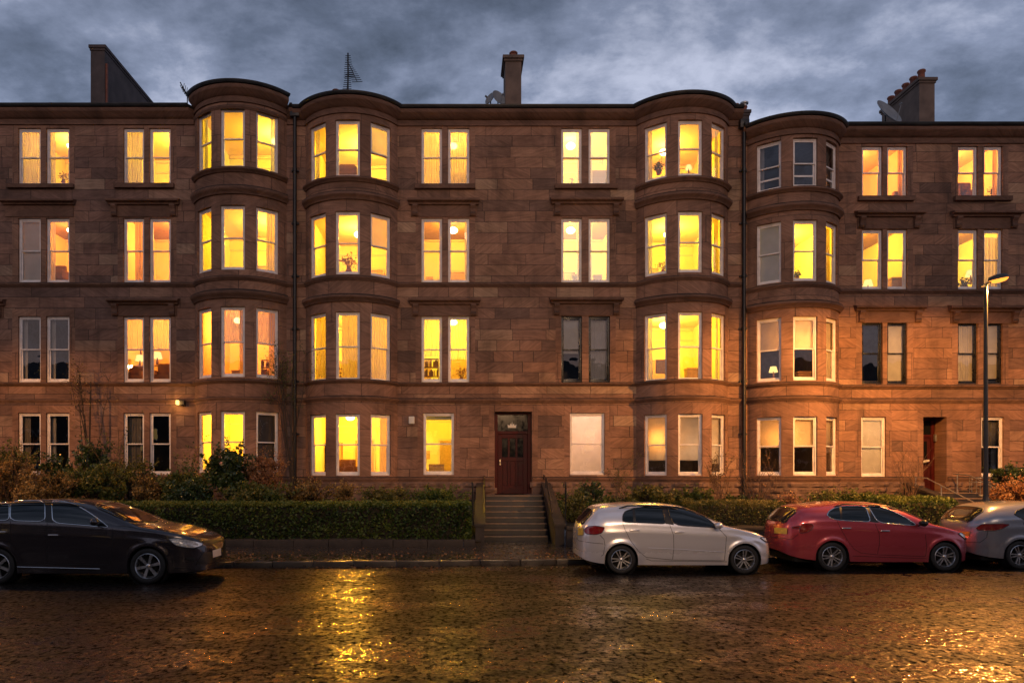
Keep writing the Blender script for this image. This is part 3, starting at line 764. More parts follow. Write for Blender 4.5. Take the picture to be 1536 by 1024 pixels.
# ---- downpipes with rainwater heads, soil pipe clips
def pipe(bld, px, ytop, off=.12, d=0):
    x = X(px); y = DW - off; zt = Z(ytop); mb = MB()
    mb.tube([(x, y, .95), (x, y, zt-.35)], .062, 10)
    for i in range(7):
        z = 1.6 + i*1.83; mb.tube([(x, y, z), (x, y, z+.10)], .082, 10); mb.box(x-.13, y+.03, z+.02, x+.13, DW-.0, z+.07)
    mb.bbox(x-.16, y-.1, zt-.36, x+.16, y+.1, zt-.06, .03)
    mb.build('downpipe', M['pipe'], bld, smooth=40)
pipe(mb_, 443.5, 163); pipe(rb_, 1114, 180)

# ---- chimneys: gable stacks running back over the roof
def pot(parent, x, y, z, h=.55, r=.13, cowl=False):
    mb = MB(); mb.lathe([(r*.95, 0), (r, .05), (r*.86, .12), (r*.82, h*.75), (r*1.02, h*.82), (r*1.05, h*.93), (r*.9, h), (r*.6, h), (r*.6, h*.6)], 14, Matrix.Translation((x, y, z))); mb.build('chimney_pot', M['pot'], parent, smooth=45)
    if cowl:
        mb = MB(); mb.lathe([(.0, .16), (.15, .13), (.15, .08), (.10, .08), (.10, -.05)], 12, Matrix.Translation((x, y, z+h))); mb.build('chimney_cowl', M['chromed'], parent, smooth=45)
def stack(bld, x0, x1, y0, y1, z0, z1, mat, cap=.1):
    mb = MB(); mb.box(x0, y0, z0, x1, y1, z1-.12); mb.bbox(x0-cap, y0-cap, z1-.12, x1+cap, y1+cap, z1+.0, .02); mb.bbox(x0-cap*.45, y0-cap*.45, z1-.2, x1+cap*.45, y1+cap*.45, z1-.121, .01)
    return mb.build('chimney', M[mat], bld)
s = stack(lb, X(136, 26), X(157, 26), 26, 30.6, 14.6, 2.15+640*26/F, 'render_dk', .06)
mb = MB(); mb.bbox(X(157, 26)+.002, 26.05, 14.6, X(157, 26)+.06, 26.15, 17.0, .01); mb.build('flashing', M['pot'], s)
s = stack(mb_, X(758, 26), X(782, 26), 26, 27.1, 14.6, 2.15+624*26/F, 'render')
pot(s, X(770, 26.4), 26.35, 2.15+624*26/F, .32, .15)
s = stack(mb_, X(1100, 25.6), X(1124, 25.6), 25.6, 26.6, 14.0, 2.15+543*25.6/F, 'render_dk', .06)
for px, cw, hh in ((1105, False, .38), (1117, True, .3)): pot(s, X(px, 25.9), 25.95, 2.15+543*25.6/F, hh, .11, cw)
s = stack(rb_, X(1379, 27), X(1402, 27), 27, 29.4, 14.0, 2.15+591*27/F, 'render', .08)
for i in range(5): pot(s, (X(1379, 27)+X(1402, 27))/2-.05, 27.25+i*.48, 2.15+591*27/F, .42, .14)
s = stack(mb_, X(493, 27), X(511, 27), 27, 28, 14.6, 2.15+570*27/F, 'pot', .03); pot(s, X(504, 27.3), 27.3, 2.15+570*27/F, .22, .14)

# ---- aerials and dishes
def aerial(px, d, ztop, zbase, label, tilt=0, els=11, boomL=.75, yaw=80):
    x = X(px, d); mb = root('television_aerial', (x, d, zbase), label, 'aerial')
    m = MB(); m.tube([(x, d, zbase), (x + tilt*(ztop-zbase), d, ztop)], .032, 6); m.build('mast', M['iron'], mb)
    for j, (zz, L, yw, pitch) in enumerate(((ztop-.1, boomL, yaw, 82), (ztop-.35, boomL, yaw-60, 62), (ztop-.8, boomL, yaw+60, 84))):
        b = MB(); dirv = Vector((math.cos(R(yw))*math.cos(R(pitch)), math.sin(R(yw))*math.cos(R(pitch)), -math.sin(R(pitch))))
        side = Vector((1, .25, .18)).normalized(); c = Vector((x + tilt*(zz-zbase), d, zz))
        b.tube([c - dirv*.1, c + dirv*L], .014, 5)
        for i in range(els):
            p = c + dirv*(L*i/(els-1)); w = .10 + .10*(i/(els-1)); b.tube([p-side*w, p+side*w], .013, 4)
        b.build('antenna_boom', M['iron'], mb)
aerial(522, 27, 2.15+(708-80)*27/F, 14.8, 'tall dark television aerial standing above the second bay roof')
x = X(281, 25.3); ae = root('television_aerial', (x, 25.3, 15.1), 'small bent comb shaped aerial leaning beside the first bay roof', 'aerial')
m = MB(); m.tube([(x, 25.3, Z(160, 25.3)), (x+.02, 25.25, Z(146, 25.3)), (X(272, 25.3), 25.2, Z(126, 25.3))], .02, 6); m.build('mast', M['iron'], ae)
m = MB()
for i in range(7):
    t = i/6; p = Vector((X(272, 25.3)+t*.33, 25.2, Z(130, 25.3)-t*.45)); m.tube([p, p+Vector((.10, 0, -.25)), p+Vector((.16, -.05, .03))], .013, 4)
m.tube([(X(272, 25.3), 25.2, Z(126, 25.3)), (X(287, 25.3), 25.2, Z(152, 25.3))], .016, 5); m.build('antenna_boom', M['iron'], ae)
def dish(x, y, z, r, yaw, elev, label, foot):
    o = root('satellite_dish', (x, y, foot), label, 'satellite dish', 'satellite dishes on the roofs')
    T = Matrix.Translation((x, y, z)) @ Matrix.Rotation(R(yaw), 4, 'Z') @ Matrix.Rotation(R(90-elev), 4, 'X')
    m = MB(); m.lathe([(r*i/8, .28*r*(i/8)**2) for i in range(9)], 28, T); m.lathe([(r, .28*r), (r*1.03, .28*r-.01), (r*1.0, .28*r-.03), (0, -.03)], 28, T); m.build('reflector', M['dish'], o, smooth=50)
    m = MB(); m.tube([T @ Vector((0, -r, .2*r)), T @ Vector((0, -r*.3, r*.95))], .014, 5); m.lathe([(0,.05),(.035,.05),(.035,-.05),(0,-.05)], 10, T @ Matrix.Translation((0, -r*.25, r*.95))); m.build('feed_arm', M['dish'], o)
    m = MB(); m.tube([(x, y+.05, foot), (x, y+.05, z), T @ Vector((0, 0, -.02))], .025, 6); m.build('bracket', M['iron'], o)
dish(X(747, 26), 26, Z(148, 26), .28, 35, 20, 'small grey dish left of the middle chimney, its face turned to the chimney', 14.7)
dish(X(736, 26.2), 26.2, Z(149, 26.2), .22, -50, 20, 'smallest grey dish tilted away, farthest from the middle chimney', 14.7)
dish(X(1329, 26.4), 26.4, Z(172, 26.4), .56, 28, 30, 'large grey dish in front of the stepped chimney pots', 14.2)

# ---- things fixed to the walls
xx, zz = X(272), Z(604)
wl = root('wall_lamp', (xx, DW-.1, zz), 'small lit amber bulkhead lamp on the wall beside the first bay', 'wall lamp')
m = MB(); m.bbox(xx-.02, DW-.16, zz-.09, xx+.16, DW-.0, zz+.09, .02); m.build('lamp_housing', M['iron'], wl)
m = MB(); m.bbox(xx-.13, DW-.19, zz-.075, xx-.02, DW-.02, zz+.075, .02); m.build('lamp_glass', M['amber'], wl)
l = bpy.data.lights.new('bulkhead_light', 'POINT'); l.energy = 9; l.color = (1., .5, .13); l.shadow_soft_size = .05
lo = bpy.data.objects.new('bulkhead_light', l); COL.objects.link(lo); lo.location = (xx-.1, DW-.3, zz-.02)
xx, zz = X(617.5), Z(630)
m = MB(); m.bbox(xx-.10, DW-.09, zz-.13, xx+.10, DW+.0, zz+.13, .02); m.bbox(xx-.06, DW-.1, zz-.10, xx+.06, DW-.08, zz-.06, .008)
tag(m.build('alarm_box', M['offwhite'], smooth=40), 'small white alarm box on the wall left of the single lit window', 'alarm box')
# ------------------------------------------------------------------ ground, road, pavement, garden
def wet(name, kind):
    m, nt, out = new_mat(name); g = N(nt); c = g.coord()
    pud = g.mapr(g.noise(g.mapping(c, (.6, .8, 1)), 1.0, 9, .78, .0), .47, .58, 0, 1, True)
    a1 = g.noise(g.mapping(c, (1, 1.0, 1)), 11, 2, .5, .0); a2 = g.noise(c, 22, 2, .5); und = g.noise(g.mapping(c, (.8, 1.5, 1)), 1.7, 4, .6)
    vor = g.n('TexVoronoi', feature='SMOOTH_F1'); g.link(c, vor.inputs['Vector']); vor.inputs['Scale'].default_value = 13
    st = g.mapr(vor.outputs['Distance'], 0, .6, 1, 0, True)
    if kind == 'road':
        h = g.math('ADD', g.math('MULTIPLY', st, .6), g.math('ADD', g.math('MULTIPLY', a1, .9), g.math('MULTIPLY', a2, .35)))
        h = g.math('ADD', h, g.math('MULTIPLY', und, .1))
        col = g.mix(pud, (.009, .0075, .007), (.012, .009, .008))
        gr = g.mapr(g.noise(g.mapping(c, (.85, .6, 1)), 13, 7, .8, .0), .42, .55, 0, 1, True)
        film = g.math('MULTIPLY', gr, g.mapr(pud, 0, 1, .20, 1.))
        film = g.math('MAXIMUM', film, g.mapr(pud, .8, 1, 0, .15))
        ct = film
        b = g.bsdf(color=col, rough=g.mapr(film, 0, 1, .6, .09), spec=g.mapr(film, 0, 1, .0, 1.), ior=1.6, normal=g.bump(h, 1., ROADB), coat=ct, coatr=.05, coatn=g.bump(h, 1., ROADB*.8)); b.inputs['Specular Tint'].default_value = (1, .80, .62, 1); b.inputs['Coat Tint'].default_value = (1, .86, .72, 1)  # warm tint put into the wet film's reflections to turn them orange
    else:
        br = g.n('TexBrick'); g.link(c, br.inputs['Vector']); br.inputs['Scale'].default_value = 1; br.inputs['Brick Width'].default_value = .9; br.inputs['Row Height'].default_value = .6
        br.inputs['Mortar Size'].default_value = .008; br.inputs['Color1'].default_value = (.06,.05,.042,1); br.inputs['Color2'].default_value = (.04,.034,.03,1); br.inputs['Mortar'].default_value = (.01,.01,.01,1)
        h = g.math('ADD', g.math('MULTIPLY', a1, .8), g.math('ADD', g.math('MULTIPLY', a2, .5), g.math('SUBTRACT', g.math('MULTIPLY', und, .9), g.math('MULTIPLY', br.outputs['Fac'], .4))))
        fl = g.mapr(g.noise(g.mapping(c, (.9, .5, 1)), 11, 4, .7, .2), .42, .54, 0, 1, True)
        b = g.bsdf(color=br.outputs['Color'], rough=g.mapr(fl, 0, 1, .45, .10), spec=g.mapr(fl, 0, 1, .1, 1.), ior=1.6, normal=g.bump(h, .8, ROADB*.8), coat=fl, coatr=.06)
    g.link(b.outputs[0], out.inputs[0]); return m
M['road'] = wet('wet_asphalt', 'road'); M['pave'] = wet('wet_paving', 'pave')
M['kerb'] = simple('wet_kerb_stone', (.06,.048,.038), .3, var=.3, scale=3, bump=.35, bscale=30, coat=.4)
M['step'] = simple('worn_wet_step_stone', (.032,.026,.021), .5, var=.4, scale=4, bump=.5, bscale=25, coat=.15)
M['nosing'] = simple('painted_step_edge', (.22,.15,.10), .5, var=.3, scale=6, bump=.3)
M['cheek'] = simple('mossy_cheek_stone', (.045,.034,.026), .8, var=.45, scale=3, bump=.6, bscale=20)
M['soil'] = simple('dark_wet_soil', (.035,.028,.018), .9, var=.5, scale=3, bump=.9, bscale=12)
M['landm'] = simple('far_ground', (.03,.03,.024), .9, var=.3, scale=.1)
def kerb_y(x): return 16.5 + .07*x
def sheet(name, pts, z, mat, th=None):
    mb = MB()
    mb.add([(x, y, z) for x, y in pts], [tuple(range(len(pts)))])
    return tag(mb.build(name, mat), kind='structure')
sheet('ground', [(-700,-500), (700,-500), (700,900), (-700,900)], -.03, M['landm'])
xs = [-120, -40, 0, 20, 60, 140]
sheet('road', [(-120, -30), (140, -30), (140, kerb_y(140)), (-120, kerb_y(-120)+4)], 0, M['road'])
mb = MB(); ks = [-60 + 2*i for i in range(61)]
ky = lambda x: kerb_y(max(-24, min(30, x)))
vs = []; fs = []
for x in ks: vs += [(x, ky(x)+.15, .13), (x, 24.95 if True else 0, .13)]
mb.add(vs, [(2*i, 2*i+2, 2*i+3, 2*i+1) for i in range(len(ks)-1)])
tag(mb.build('pavement', M['pave']), kind='structure')
mb = MB(); kr = random.Random(2); x = -40.
while x < 40:
    L = kr.uniform(.8, 1.0); a = math.atan(.07) if -24 < x < 30 else 0
    T = Matrix.Translation((x, ky(x), 0)) @ Matrix.Rotation(a, 4, 'Z')
    mb.bbox(.006, 0, -.02, L-.006, .155, .13 + kr.uniform(-.003, .004), .018, T=T); x += L*math.cos(a)
tag(mb.build('kerb', M['kerb'], smooth=40), kind='structure')
# garden beds: sloping soil left and right of each flight of steps
def bed(xa, xb, zf):
    mb = MB(); nx = max(2, int((xb-xa)/.4)); ny = 12; vs = []
    for i in range(nx+1):
        for j in range(ny+1):
            x = xa + (xb-xa)*i/nx; y = 19.62 + (24.99-19.62)*j/ny
            z = zf + (1.22-zf)*(j/ny)**.8 + .07*mnoise.noise(Vector((x*1.3, y*1.3, 4)))
            vs.append((x, y, z))
    mb.add(vs, [(i*(ny+1)+j, (i+1)*(ny+1)+j, (i+1)*(ny+1)+j+1, i*(ny+1)+j+1) for i in range(nx) for j in range(ny)])
    tag(mb.build('garden_ground', M['soil'], smooth=True), kind='structure')
def gz(x, y):
    zf = .30 if x < 1 else .6
    t = min(1, max(0, (y-19.62)/5.37)); return zf + (1.22-zf)*t**.8
bed(-24, .58, .28); bed(2.92, 15.3, .58); bed(17.45, 24, .58)
def garden_wall(xa, xb, z1, label, seed):
    r = random.Random(seed); mb = MB(); x = xa; w = root('garden_wall', ((xa+xb)/2, 19.5, .13), label, 'garden wall', 'low garden walls along the pavement')
    while x < xb-.1:
        L = min(r.uniform(.7, 1.1), xb-x); mb.bbox(x+.004, 19.38+r.uniform(-.004,.004), .10, x+L-.004, 19.64, z1 - (.0 if z1 < .5 else .09), .02); x += L
    mb.build('wall', M['cheek'], w, smooth=40)
    if z1 >= .5:
        mb = MB(); x = xa
        while x < xb-.1:
            L = min(r.uniform(1.0, 1.5), xb-x); mb.bbox(x+.003, 19.33, z1-.088, x+L-.003, 19.69, z1, .02); x += L
        mb.build('coping', M['cheek'], w, smooth=40)
garden_wall(-24, .41, .315, 'lowest kerb-like stone wall along the foot of the long box hedge', 3)
garden_wall(2.89, 15.2, .67, 'low stone wall with coping behind the white hatchback and red car', 8)
garden_wall(17.5, 24, .67, 'low stone wall behind the grey car, past the second steps', 12)

# ---- flights of steps
def steps(label, xt, xb, ya, yb, zt, n, nose):
    """xt/xb = (left, right) at the top and at the bottom"""
    s = root('stone_steps', ((xb[0]+xb[1])/2, yb, .13), label, 'steps')
    tr = MB(); ns = MB(); rise = (zt-.13)/(n+0.)
    for i in range(n):
        f0 = i/(n-1); y0 = yb + (ya-yb)*f0; y1 = yb + (ya-yb)*((i+1)/(n-1)) if i < n-1 else DW-.13
        xl = xb[0] + (xt[0]-xb[0])*f0; xr = xb[1] + (xt[1]-xb[1])*f0; z = .13 + rise*(i+1)
        tr.bbox(xl, y0, .05, xr, y1+.03, z-.004, .012)
        ns.bbox(xl+.004, y0-.022, z-.045, xr-.004, y0+.06, z, .01)
    tr.build('tread', M['step'], s, smooth=40); ns.build('step_nosing', M[nose], s, smooth=40)
    return s
def cheek(s, xa, xb, w, ya, za, yb, zb, zblk):
    """sloping side wall from (xa, ya, za) at the house to (xb, yb, zb) at the pavement"""
    mb = MB(); n = 10; vs = []
    for i in range(n+1):
        t = i/n; x = xa + (xb-xa)*t; y = ya + (yb-ya)*t; z = za + (zb-za)*t
        vs += [(x, y, .0), (x+w, y, .0), (x+w, y, z), (x, y, z)]
    fs = [(4*i+k, 4*i+4+k, 4*i+4+(k+1)%4, 4*i+(k+1)%4) for i in range(n) for k in range(4)] + [(0,1,2,3), (4*n+3,4*n+2,4*n+1,4*n)]
    mb.add(vs, fs); mb.build('side_wall', M['cheek'], s)
    mb = MB(); T = []
    vs = []
    for x, y, z in ((xa, ya, za), (xb, yb-.03, zb)):
        vs += [(x-.03, y, z+.003), (x+w+.03, y, z+.003), (x+w+.03, y, z+.07), (x-.03, y, z+.07)]
    mb.add(vs, [(0,1,2,3), (7,6,5,4), (0,4,5,1), (1,5,6,2), (2,6,7,3), (3,7,4,0)]); mb.build('coping', M['cheek'], s)
s1 = steps('flight of stone steps with pale edges up to the dark red double-width doorway', (.86, 2.84), (.69, 2.60), 24.1, 21.05, Z(741), 8, 'nosing')
cheek(s1, .60, .42, .25, 24.94, 1.72, 19.7, .66, 0); cheek(s1, 2.86, 2.62, .25, 24.94, 1.72, 19.7, .66, 0)
s2 = steps('flight of stone steps to the side door beside the street lamp', (15.75, 17.35), (15.75, 17.35), 24.0, 20.7, Z(737), 8, 'nosing')
cheek(s2, 15.45, 15.45, .26, 24.94, 1.72, 20.2, .66, 0); cheek(s2, 17.38, 17.38, .2, 24.94, 1.45, 20.2, .5, 0)
def handrail(pts_top, posts, label, mat, r=.022, curl=True, mid=False):
    o = root('handrail', posts[0][:3], label, 'handrail')
    m = MB(); p = [Vector(q) for q in pts_top]
    if curl:
        e = p[-1]; p += [e + Vector((0, -.08, -.03)), e + Vector((0, -.12, -.11)), e + Vector((0, -.07, -.17)), e + Vector((0, -.02, -.12))]
        a = p[0]; p = [a + Vector((0, .03, -.14)), a + Vector((0, .1, -.08)), a + Vector((0, .08, .0))] + p
    m.tube(p, r, 8)
    if mid: m.tube([q - Vector((0, 0, .38)) for q in pts_top and [Vector(w) for w in pts_top]], r*.8, 6)
    m.build('rail', M[mat], o, smooth=60)
    for (x, y, z0, z1) in posts:
        m = MB(); m.tube([(x, y, z0), (x, y, z1)], r*.85, 8); m.lathe([(.0, .0), (.05, 0), (.05, .02), (r, .05)], 10, Matrix.Translation((x, y, z0))); m.build('post', M[mat], o, smooth=60)
handrail([(.83, 24.6, 2.02), (.80, 23.6, 1.9), (.72, 20.9, 1.0)], [(.82, 24.2, 1.62, 1.98), (.76, 22.4, 1.22, 1.50), (.72, 21.0, .92, 1.03)], 'black handrail hugging the steps on the hedge side of the red door', 'iron', .026)
handrail([(2.88, 24.6, 2.05), (2.85, 23.6, 1.92), (2.68, 20.9, 1.0)], [(2.90, 24.2, 1.62, 1.98), (2.80, 22.4, 1.22, 1.50), (2.70, 21.0, .92, 1.03)], 'black handrail on the steps to the red door, nearer the white hatchback', 'iron', .026)
def gatepost(x, y, label):
    o = root('railing_post', (x, y, gz(x, y)), label, 'iron post'); m = MB()
    m.tube([(x, y, .66), (x, y, 1.78), (x-.02, y-.05, 1.86), (x-.02, y-.13, 1.83), (x-.02, y-.13, 1.72)], .024, 8); m.lathe([(.0, 0), (.06, 0), (.05, .05), (.035, .08), (.024, .12)], 12, Matrix.Translation((x, y, .66))); m.build('post', M['iron'], o, smooth=60)
    m = MB(); m.tube([(x, y, 1.7), (x+.01, y+.8, 1.86)], .014, 6); m.build('stay_bar', M['iron'], o)
gatepost(.36, 20.2, 'black iron post at the steps beside the end of the long hedge')
gatepost(2.98, 20.2, 'black iron post at the steps standing nearest the white hatchback')
handrail([(15.58, 24.7, 2.0), (15.58, 23.9, 1.95), (15.58, 21.0, 1.0)], [(15.58, 24.5, 1.60, 1.98), (15.58, 23.2, 1.36, 1.72), (15.58, 21.6, 1.0, 1.2)], 'grey galvanised handrail down the sloping wall of the second steps', 'chromed', .02, False)
handrail([(17.0, 24.7, 2.1), (17.0, 23.9, 2.05), (17.0, 21.0, 1.05)], [(17.0, 24.5, 1.44, 2.09), (17.0, 22.6, 1.0, 1.6), (17.0, 21.2, .4, 1.1)], 'grey galvanised handrail on the treads of the second steps', 'chromed', .018, False)
bk = root('basement_railing', (17.9, 24.3, 1.3), 'small curved pale metal railing between the second steps and the lamp post', 'railing')
def arcp(t, z): return Vector((17.9 + .52*math.cos(t), 24.45 - .42*math.sin(t), z))
m = MB(); m.tube([arcp(math.pi*i/14, 1.96) for i in range(15)], .018, 6); m.tube([arcp(math.pi*i/14, 1.82) for i in range(15)], .014, 6); m.tube([arcp(math.pi*i/14, 1.36) for i in range(15)], .014, 6); m.build('rail', M['chromed'], bk)
m = MB()
for i in range(13):
    t = math.pi*i/12; a = arcp(t, 1.3); b = arcp(t, 1.96); m.tube([a, (a+b)/2 + Vector((.03*math.sin(i*2.1), 0, 0)), b], .011, 5)
m.build('baluster', M['chromed'], bk)
m = MB(); m.bbox(17.35, 24.0, 1.18, 18.45, 24.9, 1.26, .02); m.build('stone_base', M['cheek'], bk)

# ---- street lamp (lit)
def street_lamp(x, y, ztop, hx, label, yaw=0):
    L = root('street_lamp', (x, y, .13), label, 'street lamp')
    T = Matrix.Translation((x, y, 0)) @ Matrix.Rotation(R(yaw), 4, 'Z')
    m = MB(); m.lathe([(.0, .13), (.10, .13), (.10, 1.35), (.085, 1.42), (.062, 1.5), (.055, 1.6), (.042, ztop-.05), (.0, ztop-.04)], 14, T); m.bbox(-.05, -.115, .6, .05, -.09, 1.1, .01, T=T); m.build('lamp_post', M['postg'], L, smooth=40)
    m = MB(); p = [T @ Vector(q) for q in ((0, 0, ztop-.08), (.02, 0, ztop+.02), (.10, 0, ztop+.07), (hx*.55, 0, ztop+.12))]; m.tube(p, .028, 8); m.tube([T @ Vector((-.12, 0, ztop-.03)), T @ Vector((.08, 0, ztop+.06))], .03, 8); m.build('bracket_arm', M['postg'], L, smooth=50)
    H = T @ Matrix.Translation((hx*.95, 0, ztop+.16)) @ Matrix.Rotation(R(-12), 4, 'Y')
    m = MB()
    def oval(a, b, z, n=18): return [(a*.85*math.cos(2*math.pi*k/n), b*math.sin(2*math.pi*k/n), z) for k in range(n)]
    def loft(rings):
        n = len(rings[0]); vs = [H @ Vector(p) for r in rings for p in r]; fs = [(i*n+k, i*n+(k+1) % n, (i+1)*n+(k+1) % n, (i+1)*n+k) for i in range(len(rings)-1) for k in range(n)]
        fs.append(tuple((len(rings)-1)*n+k for k in range(n))); m.add(vs, fs)
    loft([oval(.30, .13, .0), oval(.30, .13, .03), oval(.26, .11, .085), oval(.14, .06, .115)]); m.build('lamp_head', M['postg'], L, smooth=40)
    m = MB(); loft([oval(.285, .12, -.002), oval(.26, .11, -.04), oval(.18, .08, -.075), oval(.06, .03, -.088)]); m.build('lamp_glass', M['sodium'], L, smooth=True)
    return H @ Vector((0, 0, -.17))
M['postg'] = simple('lamp_post_paint', (.045,.045,.045), .45, .3, var=.2)
hp = street_lamp(X(1478.5, 17.95), 17.95, 2.15+(708-428)*17.95/F, .34, 'tall slim street lamp glowing orange in front of the warm lit house')
def spot(name, loc, tgt, energy, col, size, blend=.6, rad=.12):
    l = bpy.data.lights.new(name, 'SPOT'); l.energy = energy; l.color = col; l.spot_size = R(size); l.spot_blend = blend; l.shadow_soft_size = rad
    o = bpy.data.objects.new(name, l); COL.objects.link(o); o.location = loc; o.rotation_euler = (Vector(tgt)-Vector(loc)).to_track_quat('-Z', 'Y').to_euler(); return o
spot('sodium_light', hp, hp + Vector((.0, .6, -2.4)), LAMP_W, SOD, 176, .25)
hp2 = street_lamp(-15.4, 17.6, 7.0, .34, 'slim street lamp farther along the same pavement, past the estate car')
spot('sodium_light', hp2, hp2 + Vector((.0, .2, -2.4)), LAMP_W*.28, SOD, 172, .3)
hp3 = street_lamp(3.2, -2.2, 7.6, .34, 'unseen slim street lamp on the near pavement across the road from the red door', 90)
spot('sodium_light', hp3, Vector((3.6, DW, 5.2)), LAMP_N, (1., .58, .30), 62, 1.)  # unseen lamp put in for the facade's orange wash; beam aimed at the wall
# the terrace across the road, behind the viewer (it shows only as a reflection)
ob = root('facing_terrace', (0, -16, 0), 'plain dark terrace of houses across the road, facing the sandstone terrace', 'building')
m_ = MB(); m_.box(-70, -28, 0, 70, -16, 10.2); m_.build('wall', M['render_dk'], ob)
m_ = MB(); m_.prism([(-16.3, 10.2), (-22, 13.2), (-28.3, 10.2)], -70, 70, T=Matrix(((0,1,0,0),(1,0,0,0),(0,0,1,0),(0,0,0,1)))); m_.build('roof', M['slate'], ob)
rr_ = random.Random(6)
for i in range(34):
    for z_ in (1.0, 4.1, 7.2):
        x_ = -62 + i*3.7; k_ = rr_.random(); f_ = MB(); f_.bbox(x_-.55, -16.05, z_-.05, x_+.55, -15.9, z_+1.85, .02)
        fo = f_.build('window', M['white'], ob); f_ = MB(); f_.quad((x_-.45, -15.89, z_+.05), (x_-.45, -15.89, z_+1.75), (x_+.45, -15.89, z_+1.75), (x_+.45, -15.89, z_+.05)); f_.build('window_pane', M['litpane'] if k_ < .22 else M['darkglass'], fo)

# ------------------------------------------------------------------ planting
def leaves(name, pts, size, mat, parent, rng, flat=.0, tone=None, asp=.6, nrm=None, kind=None):
    n = len(pts); P = np.asarray(pts, dtype=np.float32) - np.array(org(parent) if parent else (0,0,0), dtype=np.float32)
    rs = np.random.RandomState(rng.randint(0, 1 << 30))
    d = rs.normal(size=(n, 3)); d[:, 2] *= (1-flat); d /= np.linalg.norm(d, axis=1)[:, None] + 1e-9
    e = rs.normal(size=(n, 3)); e -= (e*d).sum(1)[:, None]*d; e /= np.linalg.norm(e, axis=1)[:, None] + 1e-9
    sz = (size * rs.uniform(.6, 1.35, n))[:, None]
    nn = np.cross(d, e); bend = nn*sz*.18
    V = np.stack([P - d*sz, P + e*sz*asp + bend, P + d*sz, P - e*sz*asp + bend], 1).reshape(-1, 3)
    me = bpy.data.meshes.new(name); me.vertices.add(4*n); me.vertices.foreach_set('co', V.ravel().astype(np.float32))
    me.loops.add(4*n); me.loops.foreach_set('vertex_index', np.arange(4*n, dtype=np.int32)); me.polygons.add(n)
    me.polygons.foreach_set('loop_start', np.arange(0, 4*n, 4, dtype=np.int32)); me.polygons.foreach_set('loop_total', np.full(n, 4, dtype=np.int32))
    me.update(); at = me.attributes.new('tone', 'FLOAT', 'FACE')
    tv = rs.uniform(0, 1, n) if tone is None else np.clip(np.asarray(tone) + rs.normal(0, .16, n), 0, 1)
    at.data.foreach_set('value', tv.astype(np.float32)); me.materials.append(mat); me.validate()
    o = bpy.data.objects.new(name, me); COL.objects.link(o); o.parent = parent
    if kind: tag(o, kind=kind)
    return o
M['lf_hedge'] = leaf_mat('hedge_leaves', [(.014,.028,.007), (.055,.095,.016), (.11,.15,.026), (.20,.21,.04)])
M['lf_green'] = leaf_mat('green_leaves', [(.018,.034,.009), (.06,.095,.018), (.13,.15,.03), (.22,.19,.05)])
M['lf_dark'] = leaf_mat('glossy_dark_leaves', [(.012,.026,.010), (.045,.08,.022), (.09,.13,.036)], .3, .6)
M['lf_orange'] = leaf_mat('rusty_leaves', [(.10,.045,.02), (.24,.10,.045), (.38,.19,.085), (.5,.3,.15)])
M['lf_red'] = leaf_mat('russet_leaves', [(.05,.04,.014), (.16,.09,.028), (.30,.20,.06), (.46,.31,.12)])
M['lf_pale'] = leaf_mat('yellow_green_leaves', [(.03,.038,.009), (.085,.095,.02), (.16,.15,.035), (.24,.20,.06)])
M['petal'] = leaf_mat('pink_petals', [(.55,.28,.2), (.75,.42,.3), (.85,.6,.45)])
M['bark'] = simple('bark', (.045,.032,.024), .9, var=.4, scale=10, bump=.6)
M['twig'] = simple('brown_twigs', (.13,.075,.045), .85, var=.4, scale=8)
def hedge(xa, xb, ya, yb, za, zb, label, dens, mat, size, seed, round_=.12, wav=.05, cat='hedge'):
    rng = random.Random(seed); h = root('hedge', ((xa+xb)/2, (ya+yb)/2, za), label, cat)
    core = MB(); core.bbox(xa+.14, ya+.14, za, xb-.14, yb-.14, zb-.15, .1); core.build('hedge_core', M['soil'], h)
    pts = []; tone = []
    def put(x, y, z, t): pts.append((x, y, z)); tone.append(t)
    W_, D_, H_ = xb-xa, yb-ya, zb-za
    nz = lambda x, y, z: mnoise.noise(Vector((x*2.2, y*2.2, z*2.2)))*wav + mnoise.noise(Vector((x*7, y*7, z*7)))*wav*.6
    for (A, kind) in ((W_*H_, 'f'), (W_*D_, 't'), (W_*H_*.3, 'b'), (H_*D_, 'l'), (H_*D_, 'r')):
        for _ in range(int(A*dens)):
            u, v = rng.random(), rng.random(); dep = abs(rng.gauss(0, .05)) - .015
            if kind == 'f': x, y, z = xa+W_*u, ya+dep, za+H_*v
            elif kind == 'b': x, y, z = xa+W_*u, yb-dep, za+H_*v
            elif kind == 't': x, y, z = xa+W_*u, ya+D_*v, zb-dep
            elif kind == 'l': x, y, z = xa+dep, ya+D_*u, za+H_*v
            else: x, y, z = xb-dep, ya+D_*u, za+H_*v
            # soften the long edges
            ey, ez = (y-ya), (zb-z)
            if ey < round_ and ez < round_:
                a = Vector((ey-round_, ez-round_))
                if a.length > round_: a = a.normalized()*round_; y = ya + round_ + a.x; z = zb - round_ - a.y
            q = nz(x, y, z); 
            if kind == 't': z += q
            else: y += -q if kind == 'f' else q*.3
            put(x, y, z, .35 + .28*mnoise.noise(Vector((x*1.4, y*1.4, z*1.9)))*1.6 + (.42 if kind == 't' or z > zb-.09 else 0))  # top leaves get a brighter tone: highlights put into the leaf colour
    for _ in range(int(W_*30)):   # stray shoots
        x = rng.uniform(xa, xb); y = rng.uniform(ya, yb); z = zb + abs(rng.gauss(0, .035)); put(x, y, z, .85)
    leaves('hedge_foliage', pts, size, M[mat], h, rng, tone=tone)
    return h
hedge(-10.6, .30, 19.72, 20.75, .30, 1.30, 'long dense clipped box hedge between the estate car and the stone steps', 760, 'lf_hedge', .042, 1)
